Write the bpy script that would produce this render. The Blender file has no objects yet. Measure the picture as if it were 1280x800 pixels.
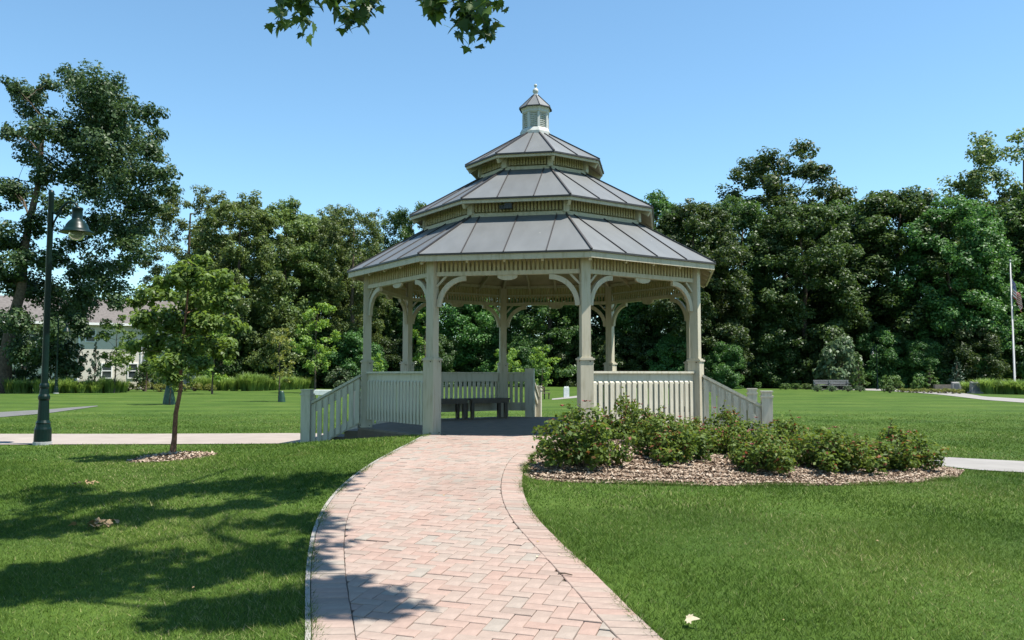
import bpy, math, random
import numpy as np
from mathutils import Vector, Matrix

R = math.radians
random.seed(7)
scn = bpy.context.scene
col = scn.collection

# ------------------------------------------------------------------ camera, sky, sun, exposure
F_PX, PITCH, EYE = 1050.0, 3.705, 1.5
cam_d = bpy.data.cameras.new('camera')
cam_d.sensor_width = 36.0
cam_d.lens = F_PX / 1280 * 36
cam_d.clip_start, cam_d.clip_end = 0.1, 3000
cam = bpy.data.objects.new('camera', cam_d)
col.objects.link(cam)
cam.location = (0, 0, EYE)
cam.rotation_euler = (R(90 + PITCH), 0, 0)
scn.camera = cam

SUN = np.array([-0.42, 0.12, -1.0])            # direction the light travels
_el = math.atan2(1, math.hypot(SUN[0], SUN[1]))
_az = math.atan2(-SUN[0], -SUN[1])             # compass angle of the sun, clockwise from +Y
world = bpy.data.worlds.new('World')
scn.world = world
world.use_nodes = True
wn = world.node_tree
sky = wn.nodes.new('ShaderNodeTexSky')
sky.sky_type = 'NISHITA'
sky.sun_disc = False
sky.sun_elevation = _el
sky.sun_rotation = _az
sky.altitude = 0
sky.air_density = 1.05
sky.dust_density = 0.0
sky.ozone_density = 4.0
_tint = wn.nodes.new('ShaderNodeMix')          # white balance of the whole sky
_tint.data_type = 'RGBA'
_tint.blend_type = 'MULTIPLY'
_tint.inputs[0].default_value = 1.0
_tint.inputs[7].default_value = (0.92, 1.08, 1.03, 1)
wn.links.new(sky.outputs[0], _tint.inputs[6])
wn.links.new(_tint.outputs[2], wn.nodes['Background'].inputs[0])
wn.nodes['Background'].inputs[1].default_value = 0.102
sun_d = bpy.data.lights.new('sun', 'SUN')
sun_d.energy = 5.0
sun_d.angle = R(0.53)
sun_d.color = (1.0, 0.955, 0.88)
sun = bpy.data.objects.new('sun', sun_d)
col.objects.link(sun)
sun.location = (20, 0, 40)
sun.rotation_euler = Vector(SUN).to_track_quat('-Z', 'Y').to_euler()
scn.view_settings.view_transform = 'Standard'
scn.view_settings.look = 'None'
scn.view_settings.exposure = 1.0
scn.view_settings.gamma = 1.0
scn.cycles.max_bounces = 8
scn.cycles.transparent_max_bounces = 6

# ------------------------------------------------------------------ materials
def new_mat(name):
    m = bpy.data.materials.new(name)
    m.use_nodes = True
    n = m.node_tree
    return m, n, n.nodes, n.links, n.nodes['Principled BSDF']

def coords(n, scale, kind='Object', detail=3, rough=0.55):
    tc = n.nodes.new('ShaderNodeTexCoord')
    ns = n.nodes.new('ShaderNodeTexNoise')
    ns.inputs['Scale'].default_value = scale
    ns.inputs['Detail'].default_value = detail
    ns.inputs['Roughness'].default_value = rough
    n.links.new(tc.outputs[kind], ns.inputs['Vector'])
    return ns

def ramp(n, src, stops):
    r = n.nodes.new('ShaderNodeValToRGB')
    els = r.color_ramp.elements
    while len(els) < len(stops):
        els.new(0.5)
    for e, (p, c) in zip(els, stops):
        e.position = p
        e.color = (*c, 1)
    n.links.new(src, r.inputs[0])
    return r

def mixc(n, a, b, fac, mode='MIX'):
    m = n.nodes.new('ShaderNodeMix')
    m.data_type = 'RGBA'
    m.blend_type = mode
    for s, v in ((6, a), (7, b), (0, fac)):
        if hasattr(v, 'is_output'):
            n.links.new(v, m.inputs[s])
        elif s == 0:
            m.inputs[0].default_value = v
        else:
            m.inputs[s].default_value = (*v, 1)
    return m.outputs[2]

def bump(n, src, bsdf, strength=0.3, dist=0.01):
    b = n.nodes.new('ShaderNodeBump')
    b.inputs['Strength'].default_value = strength
    b.inputs['Distance'].default_value = dist
    n.links.new(src, b.inputs['Height'])
    n.links.new(b.outputs[0], bsdf.inputs['Normal'])

def plain(name, c, rough=0.6, var=0.12, scale=6.0, metal=0.0, bmp=0.0, spec=0.5, c2=None, kind='Object', detail=4):
    m, n, N, L, p = new_mat(name)
    ns = coords(n, scale, kind, detail)
    lo = tuple(x * (1 - var) for x in c)
    hi = c2 or tuple(min(1, x * (1 + var)) for x in c)
    r = ramp(n, ns.outputs[0], [(0.3, lo), (0.7, hi)])
    L.new(r.outputs[0], p.inputs['Base Color'])
    p.inputs['Roughness'].default_value = rough
    p.inputs['Metallic'].default_value = metal
    p.inputs['Specular IOR Level'].default_value = spec
    if bmp:
        ns2 = coords(n, scale * 6, kind, 3)
        bump(n, ns2.outputs[0], p, bmp, 0.01)
    return m

def leaf_mat(name, dark, light, trans=0.35, rough=0.5, tint=None, nscale=0.6, spec=0.4, objvar=0.0):
    """foliage: one random value per leaf plus a slow noise; lets light through"""
    m, n, N, L, p = new_mat(name)
    at = N.new('ShaderNodeAttribute')
    at.attribute_name = 'rnd'
    ns = coords(n, nscale)
    mx = N.new('ShaderNodeMath')
    mx.operation = 'MULTIPLY_ADD'
    L.new(ns.outputs[0], mx.inputs[0])
    mx.inputs[1].default_value = 0.9
    sub = N.new('ShaderNodeMath')
    sub.operation = 'MULTIPLY_ADD'
    L.new(at.outputs['Fac'], sub.inputs[0])
    sub.inputs[1].default_value = 0.7
    sub.inputs[2].default_value = -0.3
    L.new(sub.outputs[0], mx.inputs[2])
    stops = [(0.15, dark), (0.8, light)]
    if tint:
        stops += [(0.93, tint)]
    r = ramp(n, mx.outputs[0], stops)
    c = r.outputs[0]
    if objvar:
        oi = N.new('ShaderNodeObjectInfo')
        hs = N.new('ShaderNodeHueSaturation')
        ma = N.new('ShaderNodeMapRange')
        ma.inputs[3].default_value = 1 - objvar
        ma.inputs[4].default_value = 1 + objvar
        L.new(oi.outputs['Random'], ma.inputs[0])
        L.new(ma.outputs[0], hs.inputs['Value'])
        mh = N.new('ShaderNodeMapRange')
        mh.inputs[3].default_value = 0.5 - objvar * 0.03
        mh.inputs[4].default_value = 0.5 + objvar * 0.08
        L.new(oi.outputs['Random'], mh.inputs[0])
        L.new(mh.outputs[0], hs.inputs['Hue'])
        L.new(c, hs.inputs['Color'])
        c = hs.outputs[0]
    L.new(c, p.inputs['Base Color'])
    p.inputs['Roughness'].default_value = rough
    p.inputs['Specular IOR Level'].default_value = spec
    tr = N.new('ShaderNodeBsdfTranslucent')
    br = N.new('ShaderNodeHueSaturation')
    br.inputs['Saturation'].default_value = 1.1
    br.inputs['Value'].default_value = 1.35
    br.inputs['Hue'].default_value = 0.485
    L.new(c, br.inputs['Color'])
    L.new(br.outputs[0], tr.inputs[0])
    ms = N.new('ShaderNodeMixShader')
    ms.inputs[0].default_value = trans
    L.new(p.outputs[0], ms.inputs[1])
    L.new(tr.outputs[0], ms.inputs[2])
    L.new(ms.outputs[0], N['Material Output'].inputs[0])
    return m

def weathered_paint(name, c, streak=0.16):
    m, n, N, L, p = new_mat(name)
    tc = N.new('ShaderNodeTexCoord')
    mp = N.new('ShaderNodeMapping')
    mp.inputs['Scale'].default_value = (9, 9, 1.3)
    L.new(tc.outputs['Object'], mp.inputs[0])
    ns = N.new('ShaderNodeTexNoise')
    ns.inputs['Scale'].default_value = 2.2
    ns.inputs['Detail'].default_value = 5
    L.new(mp.outputs[0], ns.inputs['Vector'])
    dirt = tuple(a * b for a, b in zip(c, (0.72, 0.7, 0.62)))
    r = ramp(n, ns.outputs[0], [(0.28, dirt), (0.5, c), (1.0, tuple(min(1, x * 1.05) for x in c))])
    mixed = mixc(n, c, r.outputs[0], min(1, streak * 5))
    L.new(mixed, p.inputs['Base Color'])
    p.inputs['Roughness'].default_value = 0.55
    p.inputs['Specular IOR Level'].default_value = 0.35
    bump(n, ns.outputs[0], p, 0.12, 0.004)
    return m

M = {}
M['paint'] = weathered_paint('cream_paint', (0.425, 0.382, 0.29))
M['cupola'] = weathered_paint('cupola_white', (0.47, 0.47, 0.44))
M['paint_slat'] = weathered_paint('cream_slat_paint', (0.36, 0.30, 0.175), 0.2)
M['white'] = weathered_paint('white_paint', (0.495, 0.458, 0.365))
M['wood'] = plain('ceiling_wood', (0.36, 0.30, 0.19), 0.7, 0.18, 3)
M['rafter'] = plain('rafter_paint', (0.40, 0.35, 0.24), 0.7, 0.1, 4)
M['seam'] = plain('bronze_seam', (0.032, 0.027, 0.025), 0.5, 0.2, 8)
M['deck'] = plain('deck_boards', (0.155, 0.125, 0.09), 0.75, 0.25, 5, bmp=0.2)
M['bench_dark'] = plain('dark_wood_rim_shade', (0.075, 0.054, 0.036), 0.6, 0.25, 9)
M['bolt'] = plain('black_bolt', (0.02, 0.02, 0.02), 0.5, 0.1, 8)

def roof_metal():
    m, n, N, L, p = new_mat('weathered_roof_metal')
    tc = N.new('ShaderNodeTexCoord')
    mp = N.new('ShaderNodeMapping')
    mp.inputs['Scale'].default_value = (2.2, 0.8, 0.8)
    L.new(tc.outputs['Object'], mp.inputs[0])
    ns = N.new('ShaderNodeTexNoise')
    ns.inputs['Scale'].default_value = 1.6
    ns.inputs['Detail'].default_value = 6
    L.new(mp.outputs[0], ns.inputs['Vector'])
    r = ramp(n, ns.outputs[0], [(0.25, (0.1012, 0.1056, 0.1038)), (0.55, (0.1214, 0.1267, 0.1258)), (0.85, (0.1452, 0.1505, 0.1505))])
    oi = N.new('ShaderNodeObjectInfo')
    ma = N.new('ShaderNodeMapRange')
    ma.inputs[3].default_value = 0.9
    ma.inputs[4].default_value = 1.08
    L.new(oi.outputs['Random'], ma.inputs[0])
    hs = N.new('ShaderNodeHueSaturation')
    L.new(ma.outputs[0], hs.inputs['Value'])
    L.new(r.outputs[0], hs.inputs['Color'])
    # bird droppings and pale stains
    sp = coords(n, 3.1, 'Object', 2)
    sr = ramp(n, sp.outputs[0], [(0.775, (0, 0, 0)), (0.80, (1, 1, 1))])
    c = mixc(n, hs.outputs[0], (0.55, 0.53, 0.5), sr.outputs[0])
    L.new(c, p.inputs['Base Color'])
    p.inputs['Roughness'].default_value = 0.5
    p.inputs['Specular IOR Level'].default_value = 0.5
    bump(n, ns.outputs[0], p, 0.15, 0.01)
    return m
M['roof'] = roof_metal()

def brick_mat():
    m, n, N, L, p = new_mat('brick_paver')
    at = N.new('ShaderNodeAttribute')
    at.attribute_name = 'rnd'
    r = ramp(n, at.outputs['Fac'], [(0.0, (0.272, 0.238, 0.202)), (0.3, (0.292, 0.232, 0.193)), (0.55, (0.306, 0.232, 0.193)), (0.85, (0.306, 0.213, 0.174)), (1.0, (0.258, 0.200, 0.166))])
    ns = coords(n, 9, 'Object', 6, 0.7)
    r2 = ramp(n, ns.outputs[0], [(0.25, (0.80, 0.80, 0.80)), (0.7, (1.08, 1.07, 1.06))])
    c = mixc(n, r.outputs[0], r2.outputs[0], 1.0, 'MULTIPLY')
    ns1 = coords(n, 0.9, 'Object', 3)
    r3 = ramp(n, ns1.outputs[0], [(0.3, (0.86, 0.84, 0.83)), (0.5, (1, 1, 1)), (0.72, (1.07, 1.08, 1.09))])
    c = mixc(n, c, r3.outputs[0], 1.0, 'MULTIPLY')
    L.new(c, p.inputs['Base Color'])
    p.inputs['Roughness'].default_value = 0.85
    p.inputs['Specular IOR Level'].default_value = 0.2
    ns2 = coords(n, 90, 'Object', 3)
    bump(n, ns2.outputs[0], p, 0.35, 0.004)
    return m
M['brick'] = brick_mat()
M['joint'] = plain('joint_sand', (0.075, 0.066, 0.048), 0.95, 0.4, 14, spec=0.1)
M['edging'] = plain('edging_concrete', (0.27, 0.25, 0.22), 0.9, 0.15, 9)
M['concrete'] = plain('path_concrete', (0.275, 0.237, 0.205), 0.9, 0.1, 2.2, bmp=0.2, spec=0.2)
M['concrete_grey'] = plain('path_concrete_grey', (0.235, 0.222, 0.205), 0.9, 0.1, 2.2, bmp=0.2, spec=0.2)
M['asphalt'] = plain('path_asphalt', (0.12, 0.12, 0.115), 0.9, 0.12, 3, spec=0.2)
M['mulch'] = plain('mulch_base', (0.17, 0.115, 0.08), 0.95, 0.4, 16, bmp=0.8, spec=0.1)

def chip_mat():
    m, n, N, L, p = new_mat('wood_chip')
    at = N.new('ShaderNodeAttribute')
    at.attribute_name = 'rnd'
    r = ramp(n, at.outputs['Fac'], [(0.0, (0.12, 0.078, 0.052)), (0.35, (0.245, 0.178, 0.128)), (0.7, (0.345, 0.27, 0.20)), (1.0, (0.46, 0.385, 0.305))])
    L.new(r.outputs[0], p.inputs['Base Color'])
    p.inputs['Roughness'].default_value = 0.9
    p.inputs['Specular IOR Level'].default_value = 0.15
    return m
M['chip'] = chip_mat()

def lawn_mat():
    m, n, N, L, p = new_mat('lawn')
    a = coords(n, 0.35, 'Object', 4)
    r1 = ramp(n, a.outputs[0], [(0.28, (0.0344, 0.07052, 0.01032)), (0.5, (0.04988, 0.09116, 0.01376)), (0.72, (0.07052, 0.1101, 0.02064))])
    b = coords(n, 26, 'Object', 5, 0.75)
    r2 = ramp(n, b.outputs[0], [(0.25, (0.62, 0.64, 0.62)), (0.5, (1, 1, 1)), (0.8, (1.35, 1.28, 1.3))])
    c = mixc(n, r1.outputs[0], r2.outputs[0], 1.0, 'MULTIPLY')
    # mowing lanes, slightly lighter and darker
    tc = N.new('ShaderNodeTexCoord')
    wv = N.new('ShaderNodeTexWave')
    wv.wave_type = 'BANDS'
    wv.bands_direction = 'Y'
    wv.inputs['Scale'].default_value = 0.09
    wv.inputs['Distortion'].default_value = 1.6
    wv.inputs['Detail'].default_value = 2
    wv.inputs['Detail Scale'].default_value = 0.4
    L.new(tc.outputs['Object'], wv.inputs['Vector'])
    r3 = ramp(n, wv.outputs[0], [(0.2, (0.88, 0.90, 0.88)), (0.8, (1.12, 1.10, 1.08))])
    c = mixc(n, c, r3.outputs[0], 1.0, 'MULTIPLY')
    e = coords(n, 3.5, 'Object', 5, 0.7)
    r5 = ramp(n, e.outputs[0], [(0.3, (0.78, 0.82, 0.78)), (0.7, (1.2, 1.15, 1.15))])
    c = mixc(n, c, r5.outputs[0], 1.0, 'MULTIPLY')
    d = coords(n, 0.7, 'Object', 5)
    r4 = ramp(n, d.outputs[0], [(0.66, (0, 0, 0)), (0.8, (0.4, 0.4, 0.4))])
    c = mixc(n, c, (0.19, 0.17, 0.075), r4.outputs[0])
    L.new(c, p.inputs['Base Color'])
    p.inputs['Roughness'].default_value = 0.9
    p.inputs['Specular IOR Level'].default_value = 0.12
    bump(n, b.outputs[0], p, 0.6, 0.03)
    return m
M['lawn'] = lawn_mat()

def blade_mat():
    m, n, N, L, p = new_mat('grass_blade')
    at = N.new('ShaderNodeAttribute')
    at.attribute_name = 'rnd'
    r = ramp(n, at.outputs['Fac'], [(0.0, (0.034, 0.078, 0.008)), (0.42, (0.072, 0.136, 0.015)), (0.72, (0.118, 0.190, 0.028)), (0.9, (0.205, 0.25, 0.08)), (1.0, (0.33, 0.30, 0.15))])
    a = coords(n, 0.5, 'Object', 3)
    r1 = ramp(n, a.outputs[0], [(0.32, (0.68, 0.77, 0.7)), (0.68, (1.3, 1.16, 1.25))])
    c = mixc(n, r.outputs[0], r1.outputs[0], 1.0, 'MULTIPLY')
    # dry, straw-coloured spots
    d = coords(n, 1.1, 'Object', 4)
    r4 = ramp(n, d.outputs[0], [(0.64, (0, 0, 0)), (0.80, (0.5, 0.5, 0.5))])
    c = mixc(n, c, (0.24, 0.20, 0.085), r4.outputs[0])
    L.new(c, p.inputs['Base Color'])
    p.inputs['Roughness'].default_value = 0.6
    p.inputs['Specular IOR Level'].default_value = 0.18
    tr = N.new('ShaderNodeBsdfTranslucent')
    L.new(c, tr.inputs[0])
    ms = N.new('ShaderNodeMixShader')
    ms.inputs[0].default_value = 0.3
    L.new(p.outputs[0], ms.inputs[1])
    L.new(tr.outputs[0], ms.inputs[2])
    L.new(ms.outputs[0], N['Material Output'].inputs[0])
    return m
M['blade'] = blade_mat()

M['bark'] = plain('bark', (0.10, 0.078, 0.058), 0.95, 0.4, 7, bmp=0.9, spec=0.1)
M['bark_red'] = plain('bark_peeling', (0.16, 0.085, 0.055), 0.9, 0.5, 20, bmp=0.9, spec=0.1)
M['leaf_oak'] = leaf_mat('leaf_oak', (0.026, 0.056, 0.020), (0.068, 0.118, 0.038), 0.3, nscale=0.35)
M['leaf_wood'] = leaf_mat('leaf_wood', (0.034, 0.074, 0.019), (0.094, 0.162, 0.040), 0.38, nscale=0.25, objvar=0.4)
M['leaf_wood_l'] = leaf_mat('leaf_wood_left', (0.058, 0.094, 0.026), (0.145, 0.198, 0.055), 0.4, nscale=0.3, objvar=0.22)
M['leaf_young'] = leaf_mat('leaf_young', (0.066, 0.115, 0.024), (0.15, 0.23, 0.048), 0.45, nscale=1.2)
M['leaf_bright'] = leaf_mat('leaf_bright', (0.11, 0.20, 0.03), (0.21, 0.33, 0.062), 0.4, nscale=1.0)
M['leaf_gold'] = leaf_mat('leaf_gold', (0.12, 0.15, 0.03), (0.22, 0.24, 0.06), 0.4, nscale=1.0)
M['leaf_rose'] = leaf_mat('leaf_rose', (0.050, 0.092, 0.018), (0.140, 0.195, 0.038), 0.38, nscale=2.0, tint=(0.20, 0.075, 0.04), spec=0.22, rough=0.55)
M['leaf_shrub'] = leaf_mat('leaf_shrub', (0.05, 0.10, 0.02), (0.13, 0.21, 0.05), 0.3, nscale=1.0, objvar=0.2)
M['leaf_gray'] = leaf_mat('leaf_grey_green', (0.05, 0.09, 0.035), (0.11, 0.165, 0.075), 0.3, nscale=1.0, objvar=0.2)
M['leaf_conifer'] = leaf_mat('leaf_conifer', (0.028, 0.06, 0.035), (0.065, 0.11, 0.06), 0.1, nscale=1.0)
M['leaf_maple'] = leaf_mat('leaf_maple', (0.028, 0.066, 0.018), (0.09, 0.155, 0.03), 0.45, nscale=1.5)
M['tallgrass'] = leaf_mat('ornamental_grass', (0.11, 0.19, 0.04), (0.22, 0.32, 0.09), 0.4, nscale=0.8)
M['petal_red'] = plain('rose_petal_red', (0.22, 0.03, 0.03), 0.6, 0.3, 30)
M['petal_pink'] = plain('rose_petal_pink', (0.25, 0.10, 0.09), 0.6, 0.3, 30)
M['dead_leaf'] = plain('dead_leaf', (0.27, 0.18, 0.09), 0.8, 0.35, 20)
M['dry_leaf'] = plain('dry_pale_leaf', (0.36, 0.31, 0.21), 0.8, 0.2, 20)
M['lamp_green'] = plain('lamp_green_paint', (0.0025, 0.013, 0.010), 0.36, 0.25, 6, spec=0.22)
M['stone'] = plain('granite', (0.20, 0.19, 0.18), 0.8, 0.2, 14, bmp=0.2)
M['stone_dark'] = plain('dark_plaque', (0.07, 0.068, 0.066), 0.4, 0.2, 8)
M['white_stone'] = plain('white_stone', (0.72, 0.70, 0.66), 0.8, 0.1, 6)
M['pole'] = plain('flagpole_aluminium', (0.33, 0.33, 0.33), 0.5, 0.06, 4)
M['bag'] = plain('watering_bag', (0.012, 0.045, 0.026), 0.5, 0.4, 8)
M['siding'] = None
M['trim'] = plain('house_trim', (0.78, 0.77, 0.74), 0.6, 0.05, 3)
M['shingle'] = plain('roof_shingle', (0.135, 0.122, 0.115), 0.95, 0.22, 5, bmp=0.3, spec=0.1)
M['pane'] = plain('window_pane', (0.035, 0.045, 0.05), 0.08, 0.3, 2, spec=0.6)
M['hill'] = plain('far_ground', (0.05, 0.08, 0.025), 0.95, 0.3, 0.1)
M['garden_wall'] = plain('garden_wall', (0.20, 0.15, 0.125), 0.9, 0.25, 5)

def siding():
    m, n, N, L, p = new_mat('clapboard_siding')
    tc = N.new('ShaderNodeTexCoord')
    wv = N.new('ShaderNodeTexWave')
    wv.wave_type = 'BANDS'
    wv.bands_direction = 'Z'
    wv.wave_profile = 'SAW'
    wv.inputs['Scale'].default_value = 2.0
    L.new(tc.outputs['Object'], wv.inputs['Vector'])
    ns = coords(n, 0.8)
    r = ramp(n, ns.outputs[0], [(0.3, (0.62, 0.565, 0.48)), (0.7, (0.68, 0.625, 0.54))])
    L.new(r.outputs[0], p.inputs['Base Color'])
    p.inputs['Roughness'].default_value = 0.7
    bump(n, wv.outputs[0], p, 0.5, 0.02)
    return m
M['siding'] = siding()

def glass_globe():
    m, n, N, L, p = new_mat('lamp_globe')
    p.inputs['Base Color'].default_value = (0.30, 0.31, 0.24, 1)
    p.inputs['Roughness'].default_value = 0.18
    p.inputs['Transmission Weight'].default_value = 0.55
    p.inputs['IOR'].default_value = 1.25
    return m
M['globe'] = glass_globe()

# ------------------------------------------------------------------ object helpers
def link(name, data=None, parent=None, loc=(0, 0, 0), rz=0.0, label=None, cat=None, group=None, kind=None, rot=None, scale=None):
    o = bpy.data.objects.new(name, data)
    col.objects.link(o)
    o.location = loc
    o.rotation_euler = rot if rot is not None else (0, 0, rz)
    if scale is not None:
        o.scale = (scale,) * 3 if np.isscalar(scale) else scale
    if parent is not None:
        o.parent = parent
    if label:
        o['label'] = label
    if cat:
        o['category'] = cat
    if group:
        o['group'] = group
    if kind:
        o['kind'] = kind
    return o

def copy_tree(o, parent=None):
    c = o.copy()
    col.objects.link(c)
    c.parent = parent
    for ch in o.children:
        copy_tree(ch, c)
    return c

def mesh_np(name, V, Fc, mat=None, rnd=None, smooth=False):
    V = np.asarray(V, np.float32)
    Fc = np.asarray(Fc, np.int32)
    me = bpy.data.meshes.new(name)
    nf, k = Fc.shape
    me.vertices.add(len(V))
    me.vertices.foreach_set('co', V.ravel())
    me.loops.add(nf * k)
    me.loops.foreach_set('vertex_index', Fc.ravel())
    me.polygons.add(nf)
    me.polygons.foreach_set('loop_start', np.arange(0, nf * k, k, dtype=np.int32))
    me.polygons.foreach_set('loop_total', np.full(nf, k, dtype=np.int32))
    me.update(calc_edges=True)
    if rnd is not None:
        a = me.attributes.new('rnd', 'FLOAT', 'FACE')
        a.data.foreach_set('value', np.asarray(rnd, np.float32))
    if smooth:
        me.polygons.foreach_set('use_smooth', np.ones(nf, bool))
    if mat:
        me.materials.append(mat)
    return me

class MB:
    def __init__(s):
        s.v, s.f, s.r = [], [], []
    def add(s, vs, fs, r=0.5):
        b = len(s.v)
        s.v += [tuple(map(float, p)) for p in vs]
        s.f += [tuple(b + i for i in f) for f in fs]
        s.r += [r] * len(fs)
        return s
    def box(s, c, d, rz=0.0, m=None):
        hx, hy, hz = d[0] / 2, d[1] / 2, d[2] / 2
        vs = [Vector((x * hx, y * hy, z * hz)) for z in (-1, 1) for y in (-1, 1) for x in (-1, 1)]
        if m is None:
            m = Matrix.Rotation(rz, 3, 'Z')
        vs = [m @ v + Vector(c) for v in vs]
        return s.add(vs, [(0, 2, 3, 1), (4, 5, 7, 6), (0, 1, 5, 4), (2, 6, 7, 3), (0, 4, 6, 2), (1, 3, 7, 5)])
    def bar(s, a, b, w, h):
        """a box from a to b: w across (horizontal), h in the upright plane"""
        a, b = Vector(a), Vector(b)
        d = (b - a).normalized()
        side = d.cross(Vector((0, 0, 1)))
        if side.length < 1e-4:
            side = Vector((1, 0, 0))
        side.normalize()
        up = side.cross(d)
        vs = [p + side * (x * w / 2) + up * (z * h / 2) for p in (a, b) for x, z in ((-1, -1), (1, -1), (1, 1), (-1, 1))]
        return s.add(vs, [(0, 1, 2, 3), (7, 6, 5, 4), (0, 4, 5, 1), (1, 5, 6, 2), (2, 6, 7, 3), (3, 7, 4, 0)])
    def prism(s, poly, z0, z1, ax='Z'):
        n = len(poly)
        if ax == 'Z':
            vs = [(x, y, z0) for x, y in poly] + [(x, y, z1) for x, y in poly]
        else:            # poly in x,z, extruded along y
            vs = [(x, z0, z) for x, z in poly] + [(x, z1, z) for x, z in poly]
        fs = [tuple(range(n - 1, -1, -1)), tuple(range(n, 2 * n))] + [(i, (i + 1) % n, n + (i + 1) % n, n + i) for i in range(n)]
        return s.add(vs, fs)
    def tube(s, pts, rad, n=8, cap=True):
        pts = [Vector(p) for p in pts]
        if np.isscalar(rad):
            rad = [rad] * len(pts)
        rings, prev = [], None
        for i, p in enumerate(pts):
            d = (pts[min(i + 1, len(pts) - 1)] - pts[max(i - 1, 0)]).normalized()
            if prev is None:
                prev = d.orthogonal().normalized()
            u = (prev - d * prev.dot(d)).normalized()
            prev = u
            w = d.cross(u)
            rings.append([p + (u * math.cos(6.28318 * k / n) + w * math.sin(6.28318 * k / n)) * rad[i] for k in range(n)])
        vs = [q for r_ in rings for q in r_]
        fs = [(i * n + k, i * n + (k + 1) % n, (i + 1) * n + (k + 1) % n, (i + 1) * n + k) for i in range(len(pts) - 1) for k in range(n)]
        if cap:
            fs += [tuple(range(n - 1, -1, -1)), tuple((len(pts) - 1) * n + k for k in range(n))]
        return s.add(vs, fs)
    def lathe(s, prof, n=20, c=(0, 0, 0), cap=True, ph=0.0):
        vs = [(c[0] + r * math.cos(6.28318 * k / n + ph), c[1] + r * math.sin(6.28318 * k / n + ph), c[2] + z) for r, z in prof for k in range(n)]
        m = len(prof)
        fs = [(i * n + k, i * n + (k + 1) % n, (i + 1) * n + (k + 1) % n, (i + 1) * n + k) for i in range(m - 1) for k in range(n)]
        if cap:
            fs += [tuple(range(n - 1, -1, -1)), tuple((m - 1) * n + k for k in range(n))]
        return s.add(vs, fs)
    def mesh(s, name, mat, smooth=False, rnd=False, bevel=0.0):
        me = bpy.data.meshes.new(name)
        me.from_pydata(s.v, [], s.f)
        if rnd:
            a = me.attributes.new('rnd', 'FLOAT', 'FACE')
            a.data.foreach_set('value', np.array(s.r, np.float32))
        if smooth:
            me.polygons.foreach_set('use_smooth', np.ones(len(me.polygons), bool))
        me.materials.append(mat)
        me.update()
        return me
    def build(s, name, mat, parent=None, smooth=False, **k):
        return link(name, s.mesh(name, mat, smooth), parent, **k)

# ------------------------------------------------------------------ terrain
GC = np.array([0.479, 16.75])        # gazebo centre
FLOOR = 0.5
def smooth(a, b, x):
    t = np.clip((np.asarray(x, float) - a) / (b - a), 0, 1)
    return t * t * (3 - 2 * t)
def base_h(y):
    return 0.15 * np.clip((np.asarray(y, float) - 3) / 9, 0, 1)
def ramp_h(y):
    return 0.495 * np.clip((np.asarray(y, float) - 3) / 10.4, 0, 1)
_pth, _cp, _sp = R(PITCH), math.cos(R(PITCH)), math.sin(R(PITCH))
def ray(px, py):
    x, v = (px - 640) / F_PX, (400 - py) / F_PX
    dy, dz = _cp - v * _sp, _sp + v * _cp
    return np.array([x / dy, 1.0, dz / dy])          # per metre of depth
def at(px, py, y):
    r = ray(px, py)
    return np.array([r[0] * y, y, EYE + r[2] * y])
def on_ground(px, py, h):
    r = ray(px, py)
    lo, hi = 1.0, 400.0
    for _ in range(60):
        mid = (lo + hi) / 2
        if EYE + r[2] * mid > h(r[0] * mid, mid):
            lo = mid
        else:
            hi = mid
    return np.array([r[0] * lo, lo, float(h(r[0] * lo, lo))])

def resample(P, n):
    P = np.asarray(P, float)
    d = np.r_[0, np.cumsum(np.linalg.norm(np.diff(P, axis=0), axis=1))]
    t = np.linspace(0, d[-1], n)
    return np.c_[[np.interp(t, d, P[:, k]) for k in range(P.shape[1])]].T
def smooth_line(P, n, it=3):
    P = resample(P, max(12, n // 2))
    for _ in range(it):
        P[1:-1] = (P[:-2] + 2 * P[1:-1] + P[2:]) / 4
    return resample(P, n)

hr = lambda x, y: ramp_h(y)
_L = [(540, 545.5), (505, 560), (470, 578), (435, 603), (410, 630), (395, 660), (388, 700), (386, 740), (390, 800)]
_Rr = [(692, 546.5), (664, 568), (653, 590), (652, 615), (665, 645), (700, 680), (740, 715), (780, 755), (818, 800)]
PL = [on_ground(*p, hr)[:2] for p in _L]
PR = [on_ground(*p, hr)[:2] for p in _Rr]
PL = [np.array([-1.36, 13.86])] + PL[1:] + [np.array([-0.75, 3.2]), np.array([-0.2, 1.5]), np.array([0.3, -1.5])]
PR = [np.array([1.1, 13.40])] + PR[1:] + [np.array([1.22, 3.2]), np.array([1.75, 1.5]), np.array([2.25, -1.5])]
PL, PR = smooth_line(PL, 90, 4), smooth_line(PR, 90, 4)
PC = (PL + PR) / 2
_o = np.argsort(PC[:, 1])
def lat_d(x, y):
    xc = np.interp(y, PC[_o, 1], PC[_o, 0])
    return np.maximum(np.abs(x - xc) - 1.0, 0)
def H(x, y):
    x, y = np.asarray(x, float), np.asarray(y, float)
    d = lat_d(x, y)
    lat = np.exp(-(d / 3.4) ** 2)
    fall = 1 - smooth(13.9, 15.5, y)
    far = 0.10 * np.sin(x * 0.11 + 1.3) * np.sin(y * 0.09) * smooth(22, 40, y)
    return base_h(y) + (ramp_h(y) - base_h(y)) * lat * fall + far
def G(px, py):
    return on_ground(px, py, H)

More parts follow.
